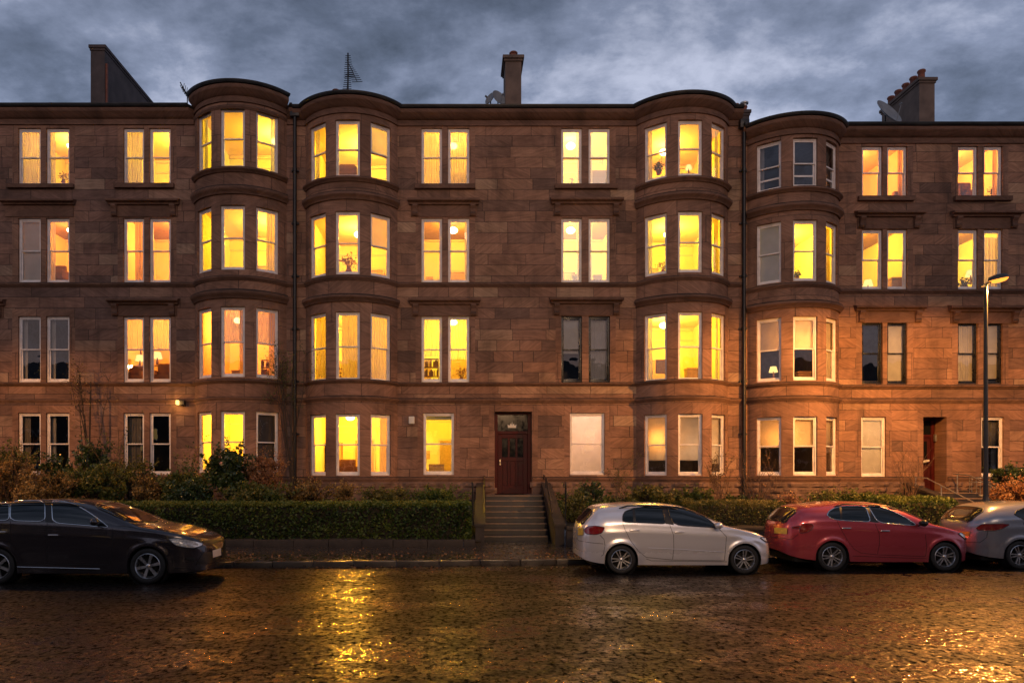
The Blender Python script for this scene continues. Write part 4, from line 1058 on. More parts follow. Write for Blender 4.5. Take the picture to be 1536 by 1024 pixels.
hedge(-21, -10.62, 19.72, 20.75, .30, 1.25, 'clipped box hedge running on behind the estate car roof', 260, 'lf_hedge', .045, 2)
def stems(mb, base, n, h, spread, rng, r=.018, curve=.3):
    tips = []
    for i in range(n):
        a = rng.uniform(0, 6.28); d = Vector((math.cos(a), math.sin(a), 0))*spread*rng.uniform(.3, 1)
        p = [Vector(base)]; hh = h*rng.uniform(.6, 1)
        for k in range(1, 5):
            t = k/4; p.append(Vector(base) + d*t**1.4 + Vector((rng.gauss(0, .02), rng.gauss(0, .02), hh*t)))
        mb.tube(p, [r, r*.8, r*.6, r*.42, r*.25], 5); tips.append(p)
    return tips
def bush(px0, px1, py0, py1, d, label, mat, size, n, seed, clumps=26, flowers=0, squash=.55, name='shrub', cat='shrub', fm='petal'):
    rng = random.Random(seed); s = F/d; xc = X((px0+px1)/2, d); rx = (px1-px0)/2/s; zt = Z(py0, d); zb = max(gz(xc, d)-.05, Z(py1, d)-.0); zb = min(zb, zt-.3)
    o = root(name, (xc, d, zb), label, cat); rz = (zt-zb)/2; cz = (zt+zb)/2
    st = MB(); stems(st, (xc, d, zb-.1), 7, (zt-zb)*.85, rx*.7, rng, .02)
    cl = []
    for i in range(clumps):
        while True:
            v = Vector((rng.uniform(-1,1), rng.uniform(-1,1), rng.uniform(-.9,1)))
            if .35 < v.length < 1: break
        v = v * rng.uniform(.75, 1.02)
        sp = rng.uniform(.72, 1.12); cl.append((Vector((xc+v.x*rx*.9*sp, d+v.y*min(rx, .85)*squash*1.5, cz+v.z*rz*.84*sp)), rng.uniform(.10, .30)*min(1.2, (rx+rz)*.75), rng.uniform(-.3, .35)))
    pts = []; tone = []
    for _ in range(int(n*1.7)):
        c, r, tn = cl[int(rng.random()*len(cl))]
        v = Vector((rng.gauss(0,1), rng.gauss(0,1), rng.gauss(0,.8))).normalized()*r*rng.uniform(.55, 1.08)**.6
        p = c + v
        if p.z < zb-.02: continue
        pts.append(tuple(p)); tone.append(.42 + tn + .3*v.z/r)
    for _ in range(int(10 + rx*14)):     # loose shoots breaking the outline
        a = rng.uniform(-1.25, 1.25); L = rng.uniform(.75, 1.22); b0 = Vector((xc + math.sin(a)*rx*.3, d + rng.uniform(-.25, .2), zb + rz*.5)); b1 = Vector((xc + math.sin(a)*rx*L, d + rng.uniform(-.4, .3), cz + math.cos(a)*rz*L))
        pp = [b0.lerp(b1, t/5) + Vector((rng.gauss(0,.02), rng.gauss(0,.02), .10*math.sin(t/5*3.14))) for t in range(6)]; st.tube(pp, [.009,.008,.007,.006,.005,.003], 4, caps=False)
        for k in range(22):
            q = pp[0].lerp(pp[-1], rng.uniform(.5, 1.03)); pts.append((q.x+rng.gauss(0,.035), q.y+rng.gauss(0,.035), q.z+.08+rng.gauss(0,.04))); tone.append(.62)
    st.build('stem', M['bark'], o)
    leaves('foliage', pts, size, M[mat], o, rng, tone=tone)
    if flowers:
        fp = []
        for _ in range(flowers):
            c, r, tn = rng.choice(cl); v = Vector((rng.gauss(0,1), -abs(rng.gauss(0,1)), abs(rng.gauss(0,.8)))).normalized()*r*1.05; q = c+v
            for k in range(9): fp.append((q.x+rng.gauss(0,.018), q.y+rng.gauss(0,.018), q.z+rng.gauss(0,.018)))
        leaves('blossom', fp, .035, M[fm], o, rng, asp=.9)
    return o
def twiggy(px0, px1, py0, py1, d, label, seed, n=9, leafn=120, mat='lf_orange', size=.02, r=.014, name='bare_shrub', cat='shrub', barkm='twig', depth=2, upright=.9):
    rng = random.Random(seed); s = F/d; xc = X((px0+px1)/2, d); w = (px1-px0)/2/s; zt = Z(py0, d); zb = min(Z(py1, d), gz(xc, d)+.05)
    o = root(name, (xc, d, zb), label, cat); mb = MB(); tips = []
    def grow(p, dirv, L, rad, lv):
        pts = [p]; q = p.copy(); dv = dirv.copy()
        for k in range(4):
            dv = (dv + Vector((rng.gauss(0,.13), rng.gauss(0,.13), rng.gauss(.03,.08)))).normalized(); q = q + dv*L/4; pts.append(q.copy()); tips.append(q.copy())
        mb.tube(pts, [rad*(1-.16*k) for k in range(5)], 5 if lv > 0 else 4, caps=False)
        if lv > 0:
            for _ in range(rng.randint(3, 4)):
                k = rng.randint(1, 4); a = rng.uniform(0, 6.28)
                grow(pts[k], (dv*.8 + Vector((math.cos(a)*.6, math.sin(a)*.5, .25))).normalized(), L*rng.uniform(.35, .6), rad*.5, lv-1)
    H = zt-zb
    for i in range(n):
        a = rng.uniform(-1, 1); grow(Vector((xc+a*w*.15, d+rng.uniform(-.1,.1), zb)), Vector((a*w/H*upright*1.1, rng.uniform(-.2,.2), 1)).normalized(), H*rng.uniform(.55, .88), r, depth)
    mb.build('branches', M[barkm], o)
    pts = []
    for _ in range(leafn):
        t = rng.choice(tips); pts.append((t.x+rng.gauss(0,.03), t.y+rng.gauss(0,.03), t.z+rng.gauss(0,.03)))
    if pts: leaves('foliage', pts, size, M[mat], o, rng)
    return o
# left garden
bush(310, 386, 668, 750, 21.8, 'rounded glossy dark shrub with pale blossoms in front of the lit ground-floor bay', 'lf_dark', .055, 3600, 11, 30, 16)
bush(366, 436, 676, 750, 21.6, 'rust-leaved shrub glowing orange beside the dark flowering shrub', 'lf_orange', .028, 3800, 12, 34)
bush(80, 205, 700, 762, 21.6, 'wide mid-green shrub above the roof of the estate car', 'lf_green', .04, 4200, 13, 34)
bush(108, 175, 668, 722, 23.3, 'dark evergreen shrub at the foot of the bare climbing tree', 'lf_dark', .05, 2200, 14, 20)
bush(-40, 68, 676, 762, 21.8, 'tangled russet shrub at the edge of the view by the unlit ground-floor windows', 'lf_red', .032, 4600, 15, 34)
twiggy(-20, 60, 680, 745, 21.3, 'pale arching bare twigs poking out of the russet shrub', 151, 8, 220, 'lf_orange', .025)
bush(60, 112, 682, 738, 22.6, 'dark shrub partly covering the second unlit ground-floor window', 'lf_dark', .04, 2000, 16, 18)
bush(195, 256, 712, 758, 21.9, 'low brownish green shrub left of the leafy green one', 'lf_red', .035, 2000, 17, 18)
bush(232, 318, 702, 760, 21.9, 'leafy bright green shrub under the wall left of the lit bay', 'lf_green', .05, 2800, 18, 26)
twiggy(262, 300, 672, 718, 23.4, 'thin young sapling with a few leaves against the wall left of the lit bay', 181, 3, 260, 'lf_green', .035, .012)
twiggy(160, 205, 650, 715, 23.0, 'tall thin shrub with small yellowish leaves beside the half-curtained dark windows', 19, 4, 520, 'lf_pale', .03, .012)
bush(450, 482, 716, 752, 22.8, 'small orange tinged shrub at the foot of the second bay', 'lf_orange', .028, 1100, 20, 14)
bush(486, 540, 728, 756, 22.5, 'low reddish ground shrub below the second bay window', 'lf_red', .03, 1100, 21, 14)
bush(536, 618, 732, 762, 21.6, 'light green low shrub peeping over the hedge below the plinth', 'lf_pale', .035, 2400, 22, 20)
bush(612, 706, 734, 762, 21.4, 'yellowish green low shrub at the hedge end by the steps', 'lf_hedge', .035, 2600, 23, 20)
bush(-30, 60, 668, 735, 23.4, 'dark bushy shrub against the first unlit ground-floor windows', 'lf_green', .04, 2600, 101, 24)
bush(150, 240, 690, 748, 22.9, 'loose olive shrub between the evergreen and the curtained dark window', 'lf_pale', .035, 2600, 102, 24)
bush(20, 120, 706, 765, 20.95, 'low rusty shrub just above the estate car windows', 'lf_red', .035, 2600, 103, 24)
bush(248, 330, 722, 764, 21.2, 'low dark mound of leaves between hedge and bright green shrub', 'lf_dark', .04, 2200, 104, 20)
bush(330, 450, 728, 764, 21.0, 'low leafy green strip in front of the flowering shrub', 'lf_green', .04, 2600, 105, 24)
bush(420, 500, 722, 760, 22.0, 'mixed brownish green shrub at the drainpipe foot', 'lf_red', .035, 2200, 106, 20)
# climbing trees on the facade
def climber(px, py0, py1, d, label, seed, crown, mat, lean):
    rng = random.Random(seed); x = X(px, d); zb = gz(x, d)-.05; zt = Z(py0, d)
    o = root('wall_tree', (x, d, zb), label, 'tree'); tr = MB()
    tr.tube([(x, d, zb), (x+.02, d, zb+.8), (x-.02, d, (zb+zt)/2), (x, d+.05, zt)], [.045, .04, .034, .022], 7); tr.build('trunk', M['bark'], o)
    br = MB(); tips = []
    for i in range(7):
        z0 = zb + (zt-zb)*rng.uniform(.02, .55); side = lean if rng.random() < .75 else -lean; L = rng.uniform(.5, 1.0)
        p = [Vector((x, d, z0))]
        for k in range(1, 6): t = k/5; p.append(Vector((x + side*L*.62*math.sin(t*1.5), d+rng.uniform(-.06,.06), z0 + (zt-z0+rng.uniform(-.1,.5))*t**.8))); tips += [p[-1]]*(k > 3)
        br.tube(p, [.02, .017, .014, .011, .008, .005], 5)
        for k in (3, 4, 5):
            for _ in range(3):
                a = rng.uniform(0, 6.28); q = p[k] + Vector((math.cos(a)*.35, rng.uniform(-.1,.1), abs(math.sin(a))*.35)); br.tube([p[k], (p[k]+q)/2+Vector((0,0,.05)), q], [.007,.005,.003], 4, caps=False); tips.append(q)
    br.build('branches', M['bark'], o)
    pts = [(t.x+rng.gauss(0,.12), t.y+rng.gauss(0,.06), t.z+rng.gauss(0,.12)) for t in (rng.choice(tips) for _ in range(crown))]
    leaves('crown', pts, .032, M[mat], o, rng, asp=.5)
climber(135, 572, 690, 24.2, 'thin dark wall tree with sparse small leaves beside the unlit windows', 31, 420, 'lf_red', -1)
climber(438, 552, 742, 24.3, 'thin climber beside the drainpipe between the first two bays', 32, 900, 'lf_green', -1)
# right garden
bush(846, 882, 738, 800, 20.3, 'variegated yellow-green shrub just past the steps, tallest beside the post', 'lf_pale', .035, 2200, 41, 18)
bush(880, 930, 756, 800, 20.1, 'small dense shrub behind the rear window of the white hatchback', 'lf_hedge', .035, 1800, 42, 16)
bush(866, 906, 724, 762, 22.8, 'dark pointed shrub in front of the plinth', 'lf_dark', .035, 1500, 43, 14)
twiggy(905, 955, 692, 752, 22.6, 'wispy yellowish twiggy shrub under the white-blind window', 44, 7, 420, 'lf_pale', .025)
bush(935, 1010, 732, 766, 21.6, 'feathery green shrub behind the roof of the white hatchback', 'lf_pale', .04, 2300, 45, 20)
bush(1005, 1075, 734, 766, 22.2, 'dark green low shrub under the blind-covered bay', 'lf_green', .04, 2000, 46, 18)
hedge(X(1030, 20.4), X(1172, 20.4), 20.0, 21.0, .6, 1.32, 'short rounded olive hedge between the white hatchback and the red car', 1200, 'lf_pale', .028, 47, .3, .09)
hedge(X(1172, 20.4), X(1300, 20.4), 20.0, 20.9, .6, 1.12, 'low loose green hedge behind the red car roof', 600, 'lf_hedge', .032, 48, .3, .09)
twiggy(1062, 1098, 690, 745, 23.2, 'dark red-brown twiggy shrub at the drainpipe between the bays', 49, 9, 500, 'lf_red', .028)
twiggy(1100, 1172, 690, 765, 22.0, 'tall bare fan of brown stems before the fourth bay', 50, 14, 160, 'lf_orange', .022)
bush(1164, 1206, 742, 792, 20.6, 'pale orange and green shrub beside the rear window of the red car', 'lf_orange', .03, 1600, 51, 16)
bush(1205, 1320, 736, 768, 22.4, 'low green planting along the plinth above the red car', 'lf_green', .035, 2200, 52, 22)
twiggy(1336, 1392, 676, 740, 23.6, 'bare round shrub of fine twigs left of the side door', 53, 16, 40, 'lf_orange', .018, .011)
hedge(X(1322, 20.6), X(1418, 20.6), 20.0, 21.4, .6, 1.42, 'rounded dark hedge between the red car and the second steps', 900, 'lf_hedge', .03, 54, .4, .1)
bush(1410, 1436, 770, 800, 20.2, 'small dark shrub at the foot of the second steps', 'lf_green', .03, 900, 55, 10)
bush(1484, 1560, 716, 768, 21.4, 'amber-leaved shrub right of the lamp post', 'lf_orange', .035, 3200, 56, 24)
bush(1486, 1550, 700, 730, 23.8, 'dark shrub under the last ground-floor window, behind the amber-leaved one', 'lf_dark', .04, 1500, 57, 14)
# ground cover between them, as one mass
rng = random.Random(77); pts = []; tn = []
for _ in range(42000):
    x = rng.uniform(-20, 22); y = rng.uniform(20.7, 24.8)
    if .3 < x < 2.95 or 15.2 < x < 17.5: continue
    if mnoise.noise(Vector((x*.9, y*.9, 0))) < -.12: continue
    pts.append((x, y, gz(x, y)+abs(rng.gauss(0, .13)))); tn.append(.35+.4*mnoise.noise(Vector((x*.6, y*.6, 9))))
gc = leaves('ground_cover', pts, .05, M['lf_green'], None, rng, tone=tn); lp = [(rng.uniform(-6, 4.5), kerb_y(0) + .3 + abs(rng.gauss(0, 1.1)), .137) for _ in range(420)] + [(rng.uniform(-4, 3.2), kerb_y(0) - abs(rng.gauss(0, .35)) - .15, .008) for _ in range(120)]
fl_ = leaves('fallen_leaves', [p for p in lp if p[1] < 19.3], .028, M['lf_orange'], None, rng, flat=.9); tag(fl_, 'wet orange leaves fallen on the pavement and gutter', 'fallen leaves', kind='stuff')
tag(gc, 'low dark ground cover growing over the garden beds', 'ground cover', kind='stuff')
# ------------------------------------------------------------------ parked cars
M['tyre'] = simple('tyre_rubber', (.012,.012,.012), .7, var=.2, scale=30, bump=.3)
M['rim'] = simple('silver_alloy', (.55,.55,.56), .3, .85, var=.15, scale=12)
M['carglass'] = simple('tinted_car_glass', (.008,.011,.012), .04, var=.1, spec=.6, coat=.3)
M['trimk'] = simple('black_trim', (.012,.012,.013), .45, var=.1)
M['chrome'] = simple('chrome_trim', (.75,.75,.76), .12, 1., var=.05)
M['under'] = simple('underbody', (.006,.006,.006), .9, var=.1)
M['lensred'] = simple('red_lamp_lens', (.22,.008,.008), .12, var=.2, scale=20, coat=1., spec=.8)
M['lensclear'] = simple('clear_lamp_lens', (.80,.78,.74), .1, .4, var=.4, scale=26, coat=1., spec=1.)
M['lensdark'] = simple('smoked_lamp_insert', (.04,.035,.035), .1, var=.3, coat=1.)
M['platey'] = simple('yellow_number_plate', (.62,.42,.07), .4, var=.06)
M['platew'] = simple('white_number_plate', (.62,.58,.52), .4, var=.06)
def pchip(pts):
    xs = np.array([p[0] for p in pts], float); ys = np.array([p[1] for p in pts], float)
    h = np.diff(xs); dl = np.diff(ys)/h; m = np.zeros(len(xs)); m[0], m[-1] = dl[0], dl[-1]
    for i in range(1, len(xs)-1):
        if dl[i-1]*dl[i] > 0: w1, w2 = 2*h[i]+h[i-1], h[i]+2*h[i-1]; m[i] = (w1+w2)/(w1/dl[i-1]+w2/dl[i])
    def f(x):
        x = min(max(x, xs[0]), xs[-1]); i = min(len(xs)-2, max(0, int(np.searchsorted(xs, x))-1)); t = (x-xs[i])/h[i]
        return ((2*t**3-3*t*t+1)*ys[i] + (t**3-2*t*t+t)*h[i]*m[i] + (-2*t**3+3*t*t)*ys[i+1] + (t**3-t*t)*h[i]*m[i+1])
    return f
def chaikin(p, n=2):
    p = [Vector(q) for q in p]
    for _ in range(n): p = [r for i in range(len(p)) for r in (p[i]*.86+p[(i+1) % len(p)]*.14, p[i]*.14+p[(i+1) % len(p)]*.86)]
    return p
def make_car(name, label, X0, ynear, wb, roofp, beltp, botp, half, wr, paintm, pix, spokes=5, dbl=True, W_off=0., rails=None, rim_r=None):
    x0, x1 = roofp[0][0], roofp[-1][0]; L = x1-x0; xc = (x0+x1)/2
    zR, zB0, zb0 = pchip(roofp), pchip(beltp), pchip(botp)
    base = Vector((X0, ynear+half, 0))
    C = root(name, base, label, 'car', 'cars parked along the kerb')
    ar = wr + .045; cz = wr
    def zb(x):
        z = zb0(x)
        for c in (0, wb):
            d = abs(x-c)
            if d < ar: z = max(z, cz + math.sqrt(ar*ar-d*d)*1.0)
        return z
    def zB(x): return max(min(zB0(x), zR(x)-.03), zb(x)+.03)
    def Wd(x):
        t = min(1, abs((x-xc)/(L/2))); return half*max(0, 1-t**8)**(1/2.8)
    def ysec(x, z):
        b = zB(x); w = Wd(x)
        zn = min(1, max(0, (z-.2)/(b-.2))) if b > .25 else 1
        g = 1 - .07*(1-zn)**2 - .05*zn**3 + .010*math.exp(-((zn-.78)/.07)**2) - .010*math.exp(-((zn-.30)/.07)**2)
        f = 0
        for c in (0, wb):
            r = math.hypot(x-c, z-cz); f += .022*math.exp(-((r-ar-.015)/.06)**2)
        return w*g + (f if w > half*.7 else 0)
    xs = [xc + (L/2)*math.sin(math.pi*(i/110-.5)) for i in range(111)]
    for c in (0, wb): xs += [c + ar*math.cos(math.pi*k/24)*.9999 for k in range(25)] + [c-ar*1.002, c+ar*1.002]
    xs = sorted(xs); q = [xs[0]]
    for v in xs[1:]:
        if v - q[-1] > 8e-4: q.append(v)
    xs = q; KL, KU = 16, 20
    def ring(x):
        r = []; a, b, t = zb(x), zB(x), zR(x); yi = max(0, ysec(x, a)-.16)
        r.append((x, -yi, a)); 
        for k in range(KL+1): z = a + (b-a)*k/KL; r.append((x, -ysec(x, z), z))
        yb = ysec(x, b); lean = min(.22, (t-b)*.40)
        for k in range(1, KU+1):
            ph = math.pi/2*k/KU; v = math.sin(ph)**(2/2.6); y = math.cos(ph)**(2/4.6) if k < KU else 0
            r.append((x, -yb*y*(1-lean*v), b + (t-b)*v))
        return r
    half_rings = [ring(x) for x in xs]; n = len(half_rings[0]); vs = []; fs = []
    for r in half_rings: vs += r + [(p[0], -p[1], p[2]) for p in r[-2::-1]]
    m = 2*n-1
    for i in range(len(xs)-1):
        for k in range(m-1): a = i*m+k; fs.append((a, a+m, a+m+1, a+1))
    B = MB(); B.add(vs, fs); body = B.build('body', M[paintm], C, smooth=38, local=True, fix=False)
    bvh = BVHTree.FromPolygons([Vector(v) for v in vs], fs)
    O = Vector((0, 0, EYE)) - base
    def ray_px(px, py):
        d = Vector(((px-CX)/F, 1, (HY-py)/F)).normalized(); h, nn, _, _ = bvh.ray_cast(O, d)
        if h is None: return None
        if nn.dot(d) > 0: nn = -nn
        return h, nn
    def patch(poly, mat, nm, par=C, off=.005, trim=None, trimr=.008, mirror=True, caster=ray_px, sm=2, step=1.6, label=None):
        p = chaikin([(a, b, 0) for a, b in poly], sm); bd = []
        for i in range(len(p)):
            a, b = p[i], p[(i+1) % len(p)]; k = max(1, int((b-a).length/step))
            bd += [a.lerp(b, j/k) for j in range(k)]
        xs_ = [q.x for q in bd]; ys_ = [q.y for q in bd]; co = [Vector((q.x, q.y)) for q in bd]; nb = len(co)
        def inside(x, y):
            c = False; j = nb-1
            for i in range(nb):
                if (co[i].y > y) != (co[j].y > y) and x < (co[j].x-co[i].x)*(y-co[i].y)/(co[j].y-co[i].y)+co[i].x: c = not c
                j = i
            return c
        u = min(xs_)+step*.7
        while u < max(xs_):
            v = min(ys_)+step*.6
            while v < max(ys_):
                if inside(u, v) and min((co[i]-Vector((u, v))).length for i in range(nb)) > step*.45: co.append(Vector((u, v)))
                v += step
            u += step
        r = delaunay_2d_cdt(co, [(i, (i+1) % nb) for i in range(nb)], [list(range(nb))], 1, 1e-5)
        P3 = []; ok = []
        for q in r[0]:
            h = caster(q.x, q.y); ok.append(h is not None); P3.append(h[0] + h[1]*off if h else Vector((0, 0, 0)))
        fs_ = [f for f in r[2] if all(ok[i] for i in f)]
        res = []
        for s in ((1, -1) if mirror else (1,)):
            mb = MB(); mb.add([(q.x, q.y*s, q.z) for q in P3], fs_ if s > 0 else [f[::-1] for f in fs_])
            o = mb.build(nm, M[mat], par, smooth=True, local=True)
            if o is None: continue
            if label: o['label'] = label
            if trim:
                tp = [caster(q.x, q.y) for q in bd]; tp = [h[0]+h[1]*off*.8 for h in tp if h]
                mt = MB(); mt.tube([(q.x, q.y*s, q.z) for q in tp + tp[:1]], trimr, 6, caps=False); mt.build('trim', M[trim], o, smooth=True, local=True)
            res.append(o)
        return res
    def line(pts, r, mat, nm, mirror=True, off=.0, par=C, caster=ray_px):
        dense = []
        for a, b in zip(pts[:-1], pts[1:]):
            a, b = Vector((*a, 0)), Vector((*b, 0)); k = max(1, int((b-a).length/2)); dense += [a.lerp(b, j/k) for j in range(k)]
        dense.append(Vector((*pts[-1], 0))); tp = [caster(q.x, q.y) for q in dense]; tp = [h[0]+h[1]*off for h in tp if h]
        if len(tp) < 2: return
        for s in ((1, -1) if mirror else (1,)):
            mb = MB(); mb.tube([(q.x, q.y*s, q.z) for q in tp], r, 5); mb.build(nm, M[mat], par, smooth=True, local=True)
    for poly, tm in pix.get('side', []): patch(poly, 'carglass', 'side_window', trim=tm, trimr=.010)
    for poly in pix.get('pillar', []): patch(poly, 'trimk', 'window_pillar', off=.007, sm=0)
    for poly in pix.get('tail', []): patch(poly, 'lensred', 'tail_light', off=.012, trim='lensdark', trimr=.006)
    for poly in pix.get('head', []): patch(poly, 'lensclear', 'headlight', off=.012, trim='lensdark', trimr=.010)
    for poly in pix.get('black', []): patch(poly, 'trimk', 'bumper_grille', off=.008, mirror=True)
    for poly, mt in pix.get('plate', []): patch(poly, mt, 'number_plate', off=.02, mirror=False, sm=0, step=1.)
    for pts in pix.get('seam', []): line(pts, .0045, 'under', 'door_seam')
    for pts in pix.get('crease', []): line(pts, .007, 'trimk' if pix.get('ck') else paintm, 'side_moulding', off=.002)
    for pts in pix.get('chromeline', []): line(pts, .010, 'chrome', 'chrome_strip', off=.004)
    # windscreen and rear window, cast from above / behind (symmetric)
    def cz_(u, v):  # u = x, v = y, from above
        h, nn, _, _ = bvh.ray_cast(Vector((u/100, v/100, 4)), Vector((0, 0, -1)))
        return None if h is None else (h, nn if nn.z > 0 else -nn)
    for poly in pix.get('screen', []): patch([(a*100, b*100) for a, b in poly], 'carglass', 'windscreen', mirror=False, caster=cz_, sm=1, step=6, trim='trimk', trimr=.012)
    for poly in pix.get('rear', []): patch([(a*100, b*100) for a, b in poly], 'carglass', 'rear_window', mirror=False, caster=cz_, sm=1, step=5, trim='trimk', trimr=.012)
    for poly in pix.get('roofdark', []): patch([(a*100, b*100) for a, b in poly], 'carglass', 'sunroof', mirror=False, caster=cz_, sm=1, step=8, trim='trimk', trimr=.008)
    # underbody
    u = MB(); u.bbox(x0+.25, -(half-.2), .17, x1-.25, half-.2, .55, .05)
    for c in (0, wb):
        for s in (-1, 1): u.lathe([(ar*.99, .14), (ar*.99, -.14), (0, -.14)], 28, Matrix.Translation((c, s*(half-.16), cz)) @ Matrix.Rotation(R(-90*s), 4, 'X'))
    u.build('underbody', M['under'], C, local=True)
    rr = rim_r or wr*.71
    for c in (0, wb):
        for s in (-1, 1):
            T = Matrix.Translation((c, s*(half-.03), wr)) @ Matrix.Rotation(R(90 if s < 0 else -90), 4, 'X') @ Matrix.Rotation(R(13 if c else 40), 4, 'Z')
            w = root('wheel', (c, s*(half-.03), wr), None, None); w.parent = C
            t = MB(); t.lathe([(rr*.98, -.19), (wr*.9, -.2), (wr*.985, -.185), (wr, -.15), (wr, -.05), (wr*.985, -.012), (wr*.93, .004), (wr*.82, .008), (rr*1.03, -.002), (rr*.99, -.02)], 48, T)
            for k in range(3): t.lathe([(wr*1.001, -.07-.04*k), (wr*.985, -.073-.04*k), (wr*1.001, -.076-.04*k)], 48, T)
            T0 = Matrix.Translation(-Vector((c, s*(half-.03), wr)))
            for q in (t,): q.v = [tuple(T0 @ Vector(p)) for p in q.v]
            t.build('tyre', M['tyre'], w, smooth=40, local=True)
            d = MB(); d.lathe([(rr*1.01, -.005), (rr*.97, .002), (rr*.93, -.01), (rr*.90, -.05), (rr*.88, -.14), (0, -.145)], 40, T); d.v = [tuple(T0 @ Vector(p)) for p in d.v]; 
            d2 = MB(); d2.lathe([(rr*.86, -.13), (0, -.128)], 32, T); d2.lathe([(rr*.62, -.10), (rr*.62, -.085), (0, -.085)], 30, T); d2.v = [tuple(T0 @ Vector(p)) for p in d2.v]; d2.build('brake_disc', M['under'], w, local=True)
            for k in range(spokes):
                for e in ((-1, 1) if dbl else (0,)):
                    A = T @ Matrix.Rotation(2*math.pi*k/spokes, 4, 'Z'); wd = rr*(.055 if dbl else .085); o1 = e*rr*.17; o0 = e*rr*.06
                    zz1, zz0 = -.018, -.032
                    q = [(rr*.10, o0-wd, zz0), (rr*.95, o1-wd*(1 if dbl else 1.5), zz1), (rr*.95, o1+wd*(1 if dbl else 1.5), zz1), (rr*.10, o0+wd, zz0)]
                    q += [(a, b*1.0, z-.035) for a, b, z in q]
                    d.add([tuple(T0 @ (A @ Vector(p))) for p in q], [(0,1,2,3), (7,6,5,4), (0,4,5,1), (1,5,6,2), (2,6,7,3), (3,7,4,0)])
            hb = MB(); hb.lathe([(rr*.17, -.05), (rr*.17, -.022), (rr*.12, -.015), (0, -.013)], 16, T); hb.v = [tuple(T0 @ Vector(p)) for p in hb.v]
            d.v += []; d.build('rim', M['rim'], w, smooth=35, local=True, fix=True); hb.build('hub_cap', M['rim'], w, smooth=40, local=True)
    # handles
    for (px, py) in pix.get('handle', []):
        h = ray_px(px, py)
        if not h: continue
        for s in (1, -1):
            mb = MB(); p = Vector((h[0].x, h[0].y*s, h[0].z)); y0, y1 = sorted((p.y, p.y - .035*s)); mb.bbox(p.x-.10, y0 if s > 0 else y0, p.z-.012, p.x+.10, y1, p.z+.014, .012)
            mb.build('door_handle', M[pix.get('hm', 'chrome')], C, smooth=40, local=True)
    # mirrors
    if 'mirror' in pix:
        px, py, mm = pix['mirror']; h = ray_px(px, py)
        for s in (1, -1):
            mb = MB(); p = Vector((h[0].x, h[0].y*s, h[0].z)); T = Matrix.Translation((p.x, p.y - s*.16, p.z+.03))
            rg = []
            for k in range(9):
                t = k/8; a = math.sin(math.pi*min(.98, max(.06, t)))**.5; rg.append([(-.06+.16*t, .11*a*math.cos(2*math.pi*j/14), .075*a*math.sin(2*math.pi*j/14)) for j in range(14)])
            vs_ = [T @ Vector(q) for r_ in rg for q in r_]; mb.add(vs_, [(i*14+j, i*14+(j+1) % 14, (i+1)*14+(j+1) % 14, (i+1)*14+j) for i in range(8) for j in range(14)] + [tuple(range(14))[::-1], tuple(8*14+j for j in range(14))])
            mb.tube([(p.x+.03, p.y, p.z-.03), (p.x+.0, p.y - s*.12, p.z-.01)], .018, 6); mb.build('wing_mirror', M[mm], C, smooth=60, local=True, fix=True)
    if rails:
        a, b = rails
        for s in (-1, 1):
            mb = MB(); pts = []
            for k in range(15):
                t = k/14; x = a+(b-a)*t; zt = zR(x); up = .045*min(1, min(t, 1-t)*7)
                y = None; h, nn, _, _ = bvh.ray_cast(Vector((x, s*half*.70, 4)), Vector((0, 0, -1))); z = h.z if h else zt
                pts.append((x, s*half*.70, z+up-.005))
            mb.tube(pts, .018, 6); mb.build('roof_rail', M['trimk'], C, smooth=60, local=True)
    return C, bvh, zR
paint_s = paint('silver_white_paint', (.80,.79,.82), .5, .25); M['p_white'] = paint_s
M['p_red'] = paint('deep_red_paint', (.50,.06,.08), .4, .26); M['p_dark'] = paint('dark_plum_paint', (.038,.030,.034), .55, .18); M['p_grey'] = paint('cool_grey_paint', (.30,.31,.35), .5, .28)
def zp(ox, oy, s): return lambda *pts: [(ox + a/s, oy + b/s) for a, b in pts]
q = zp(860, 740, 5.12)     # pixel positions measured on enlarged crops of the car
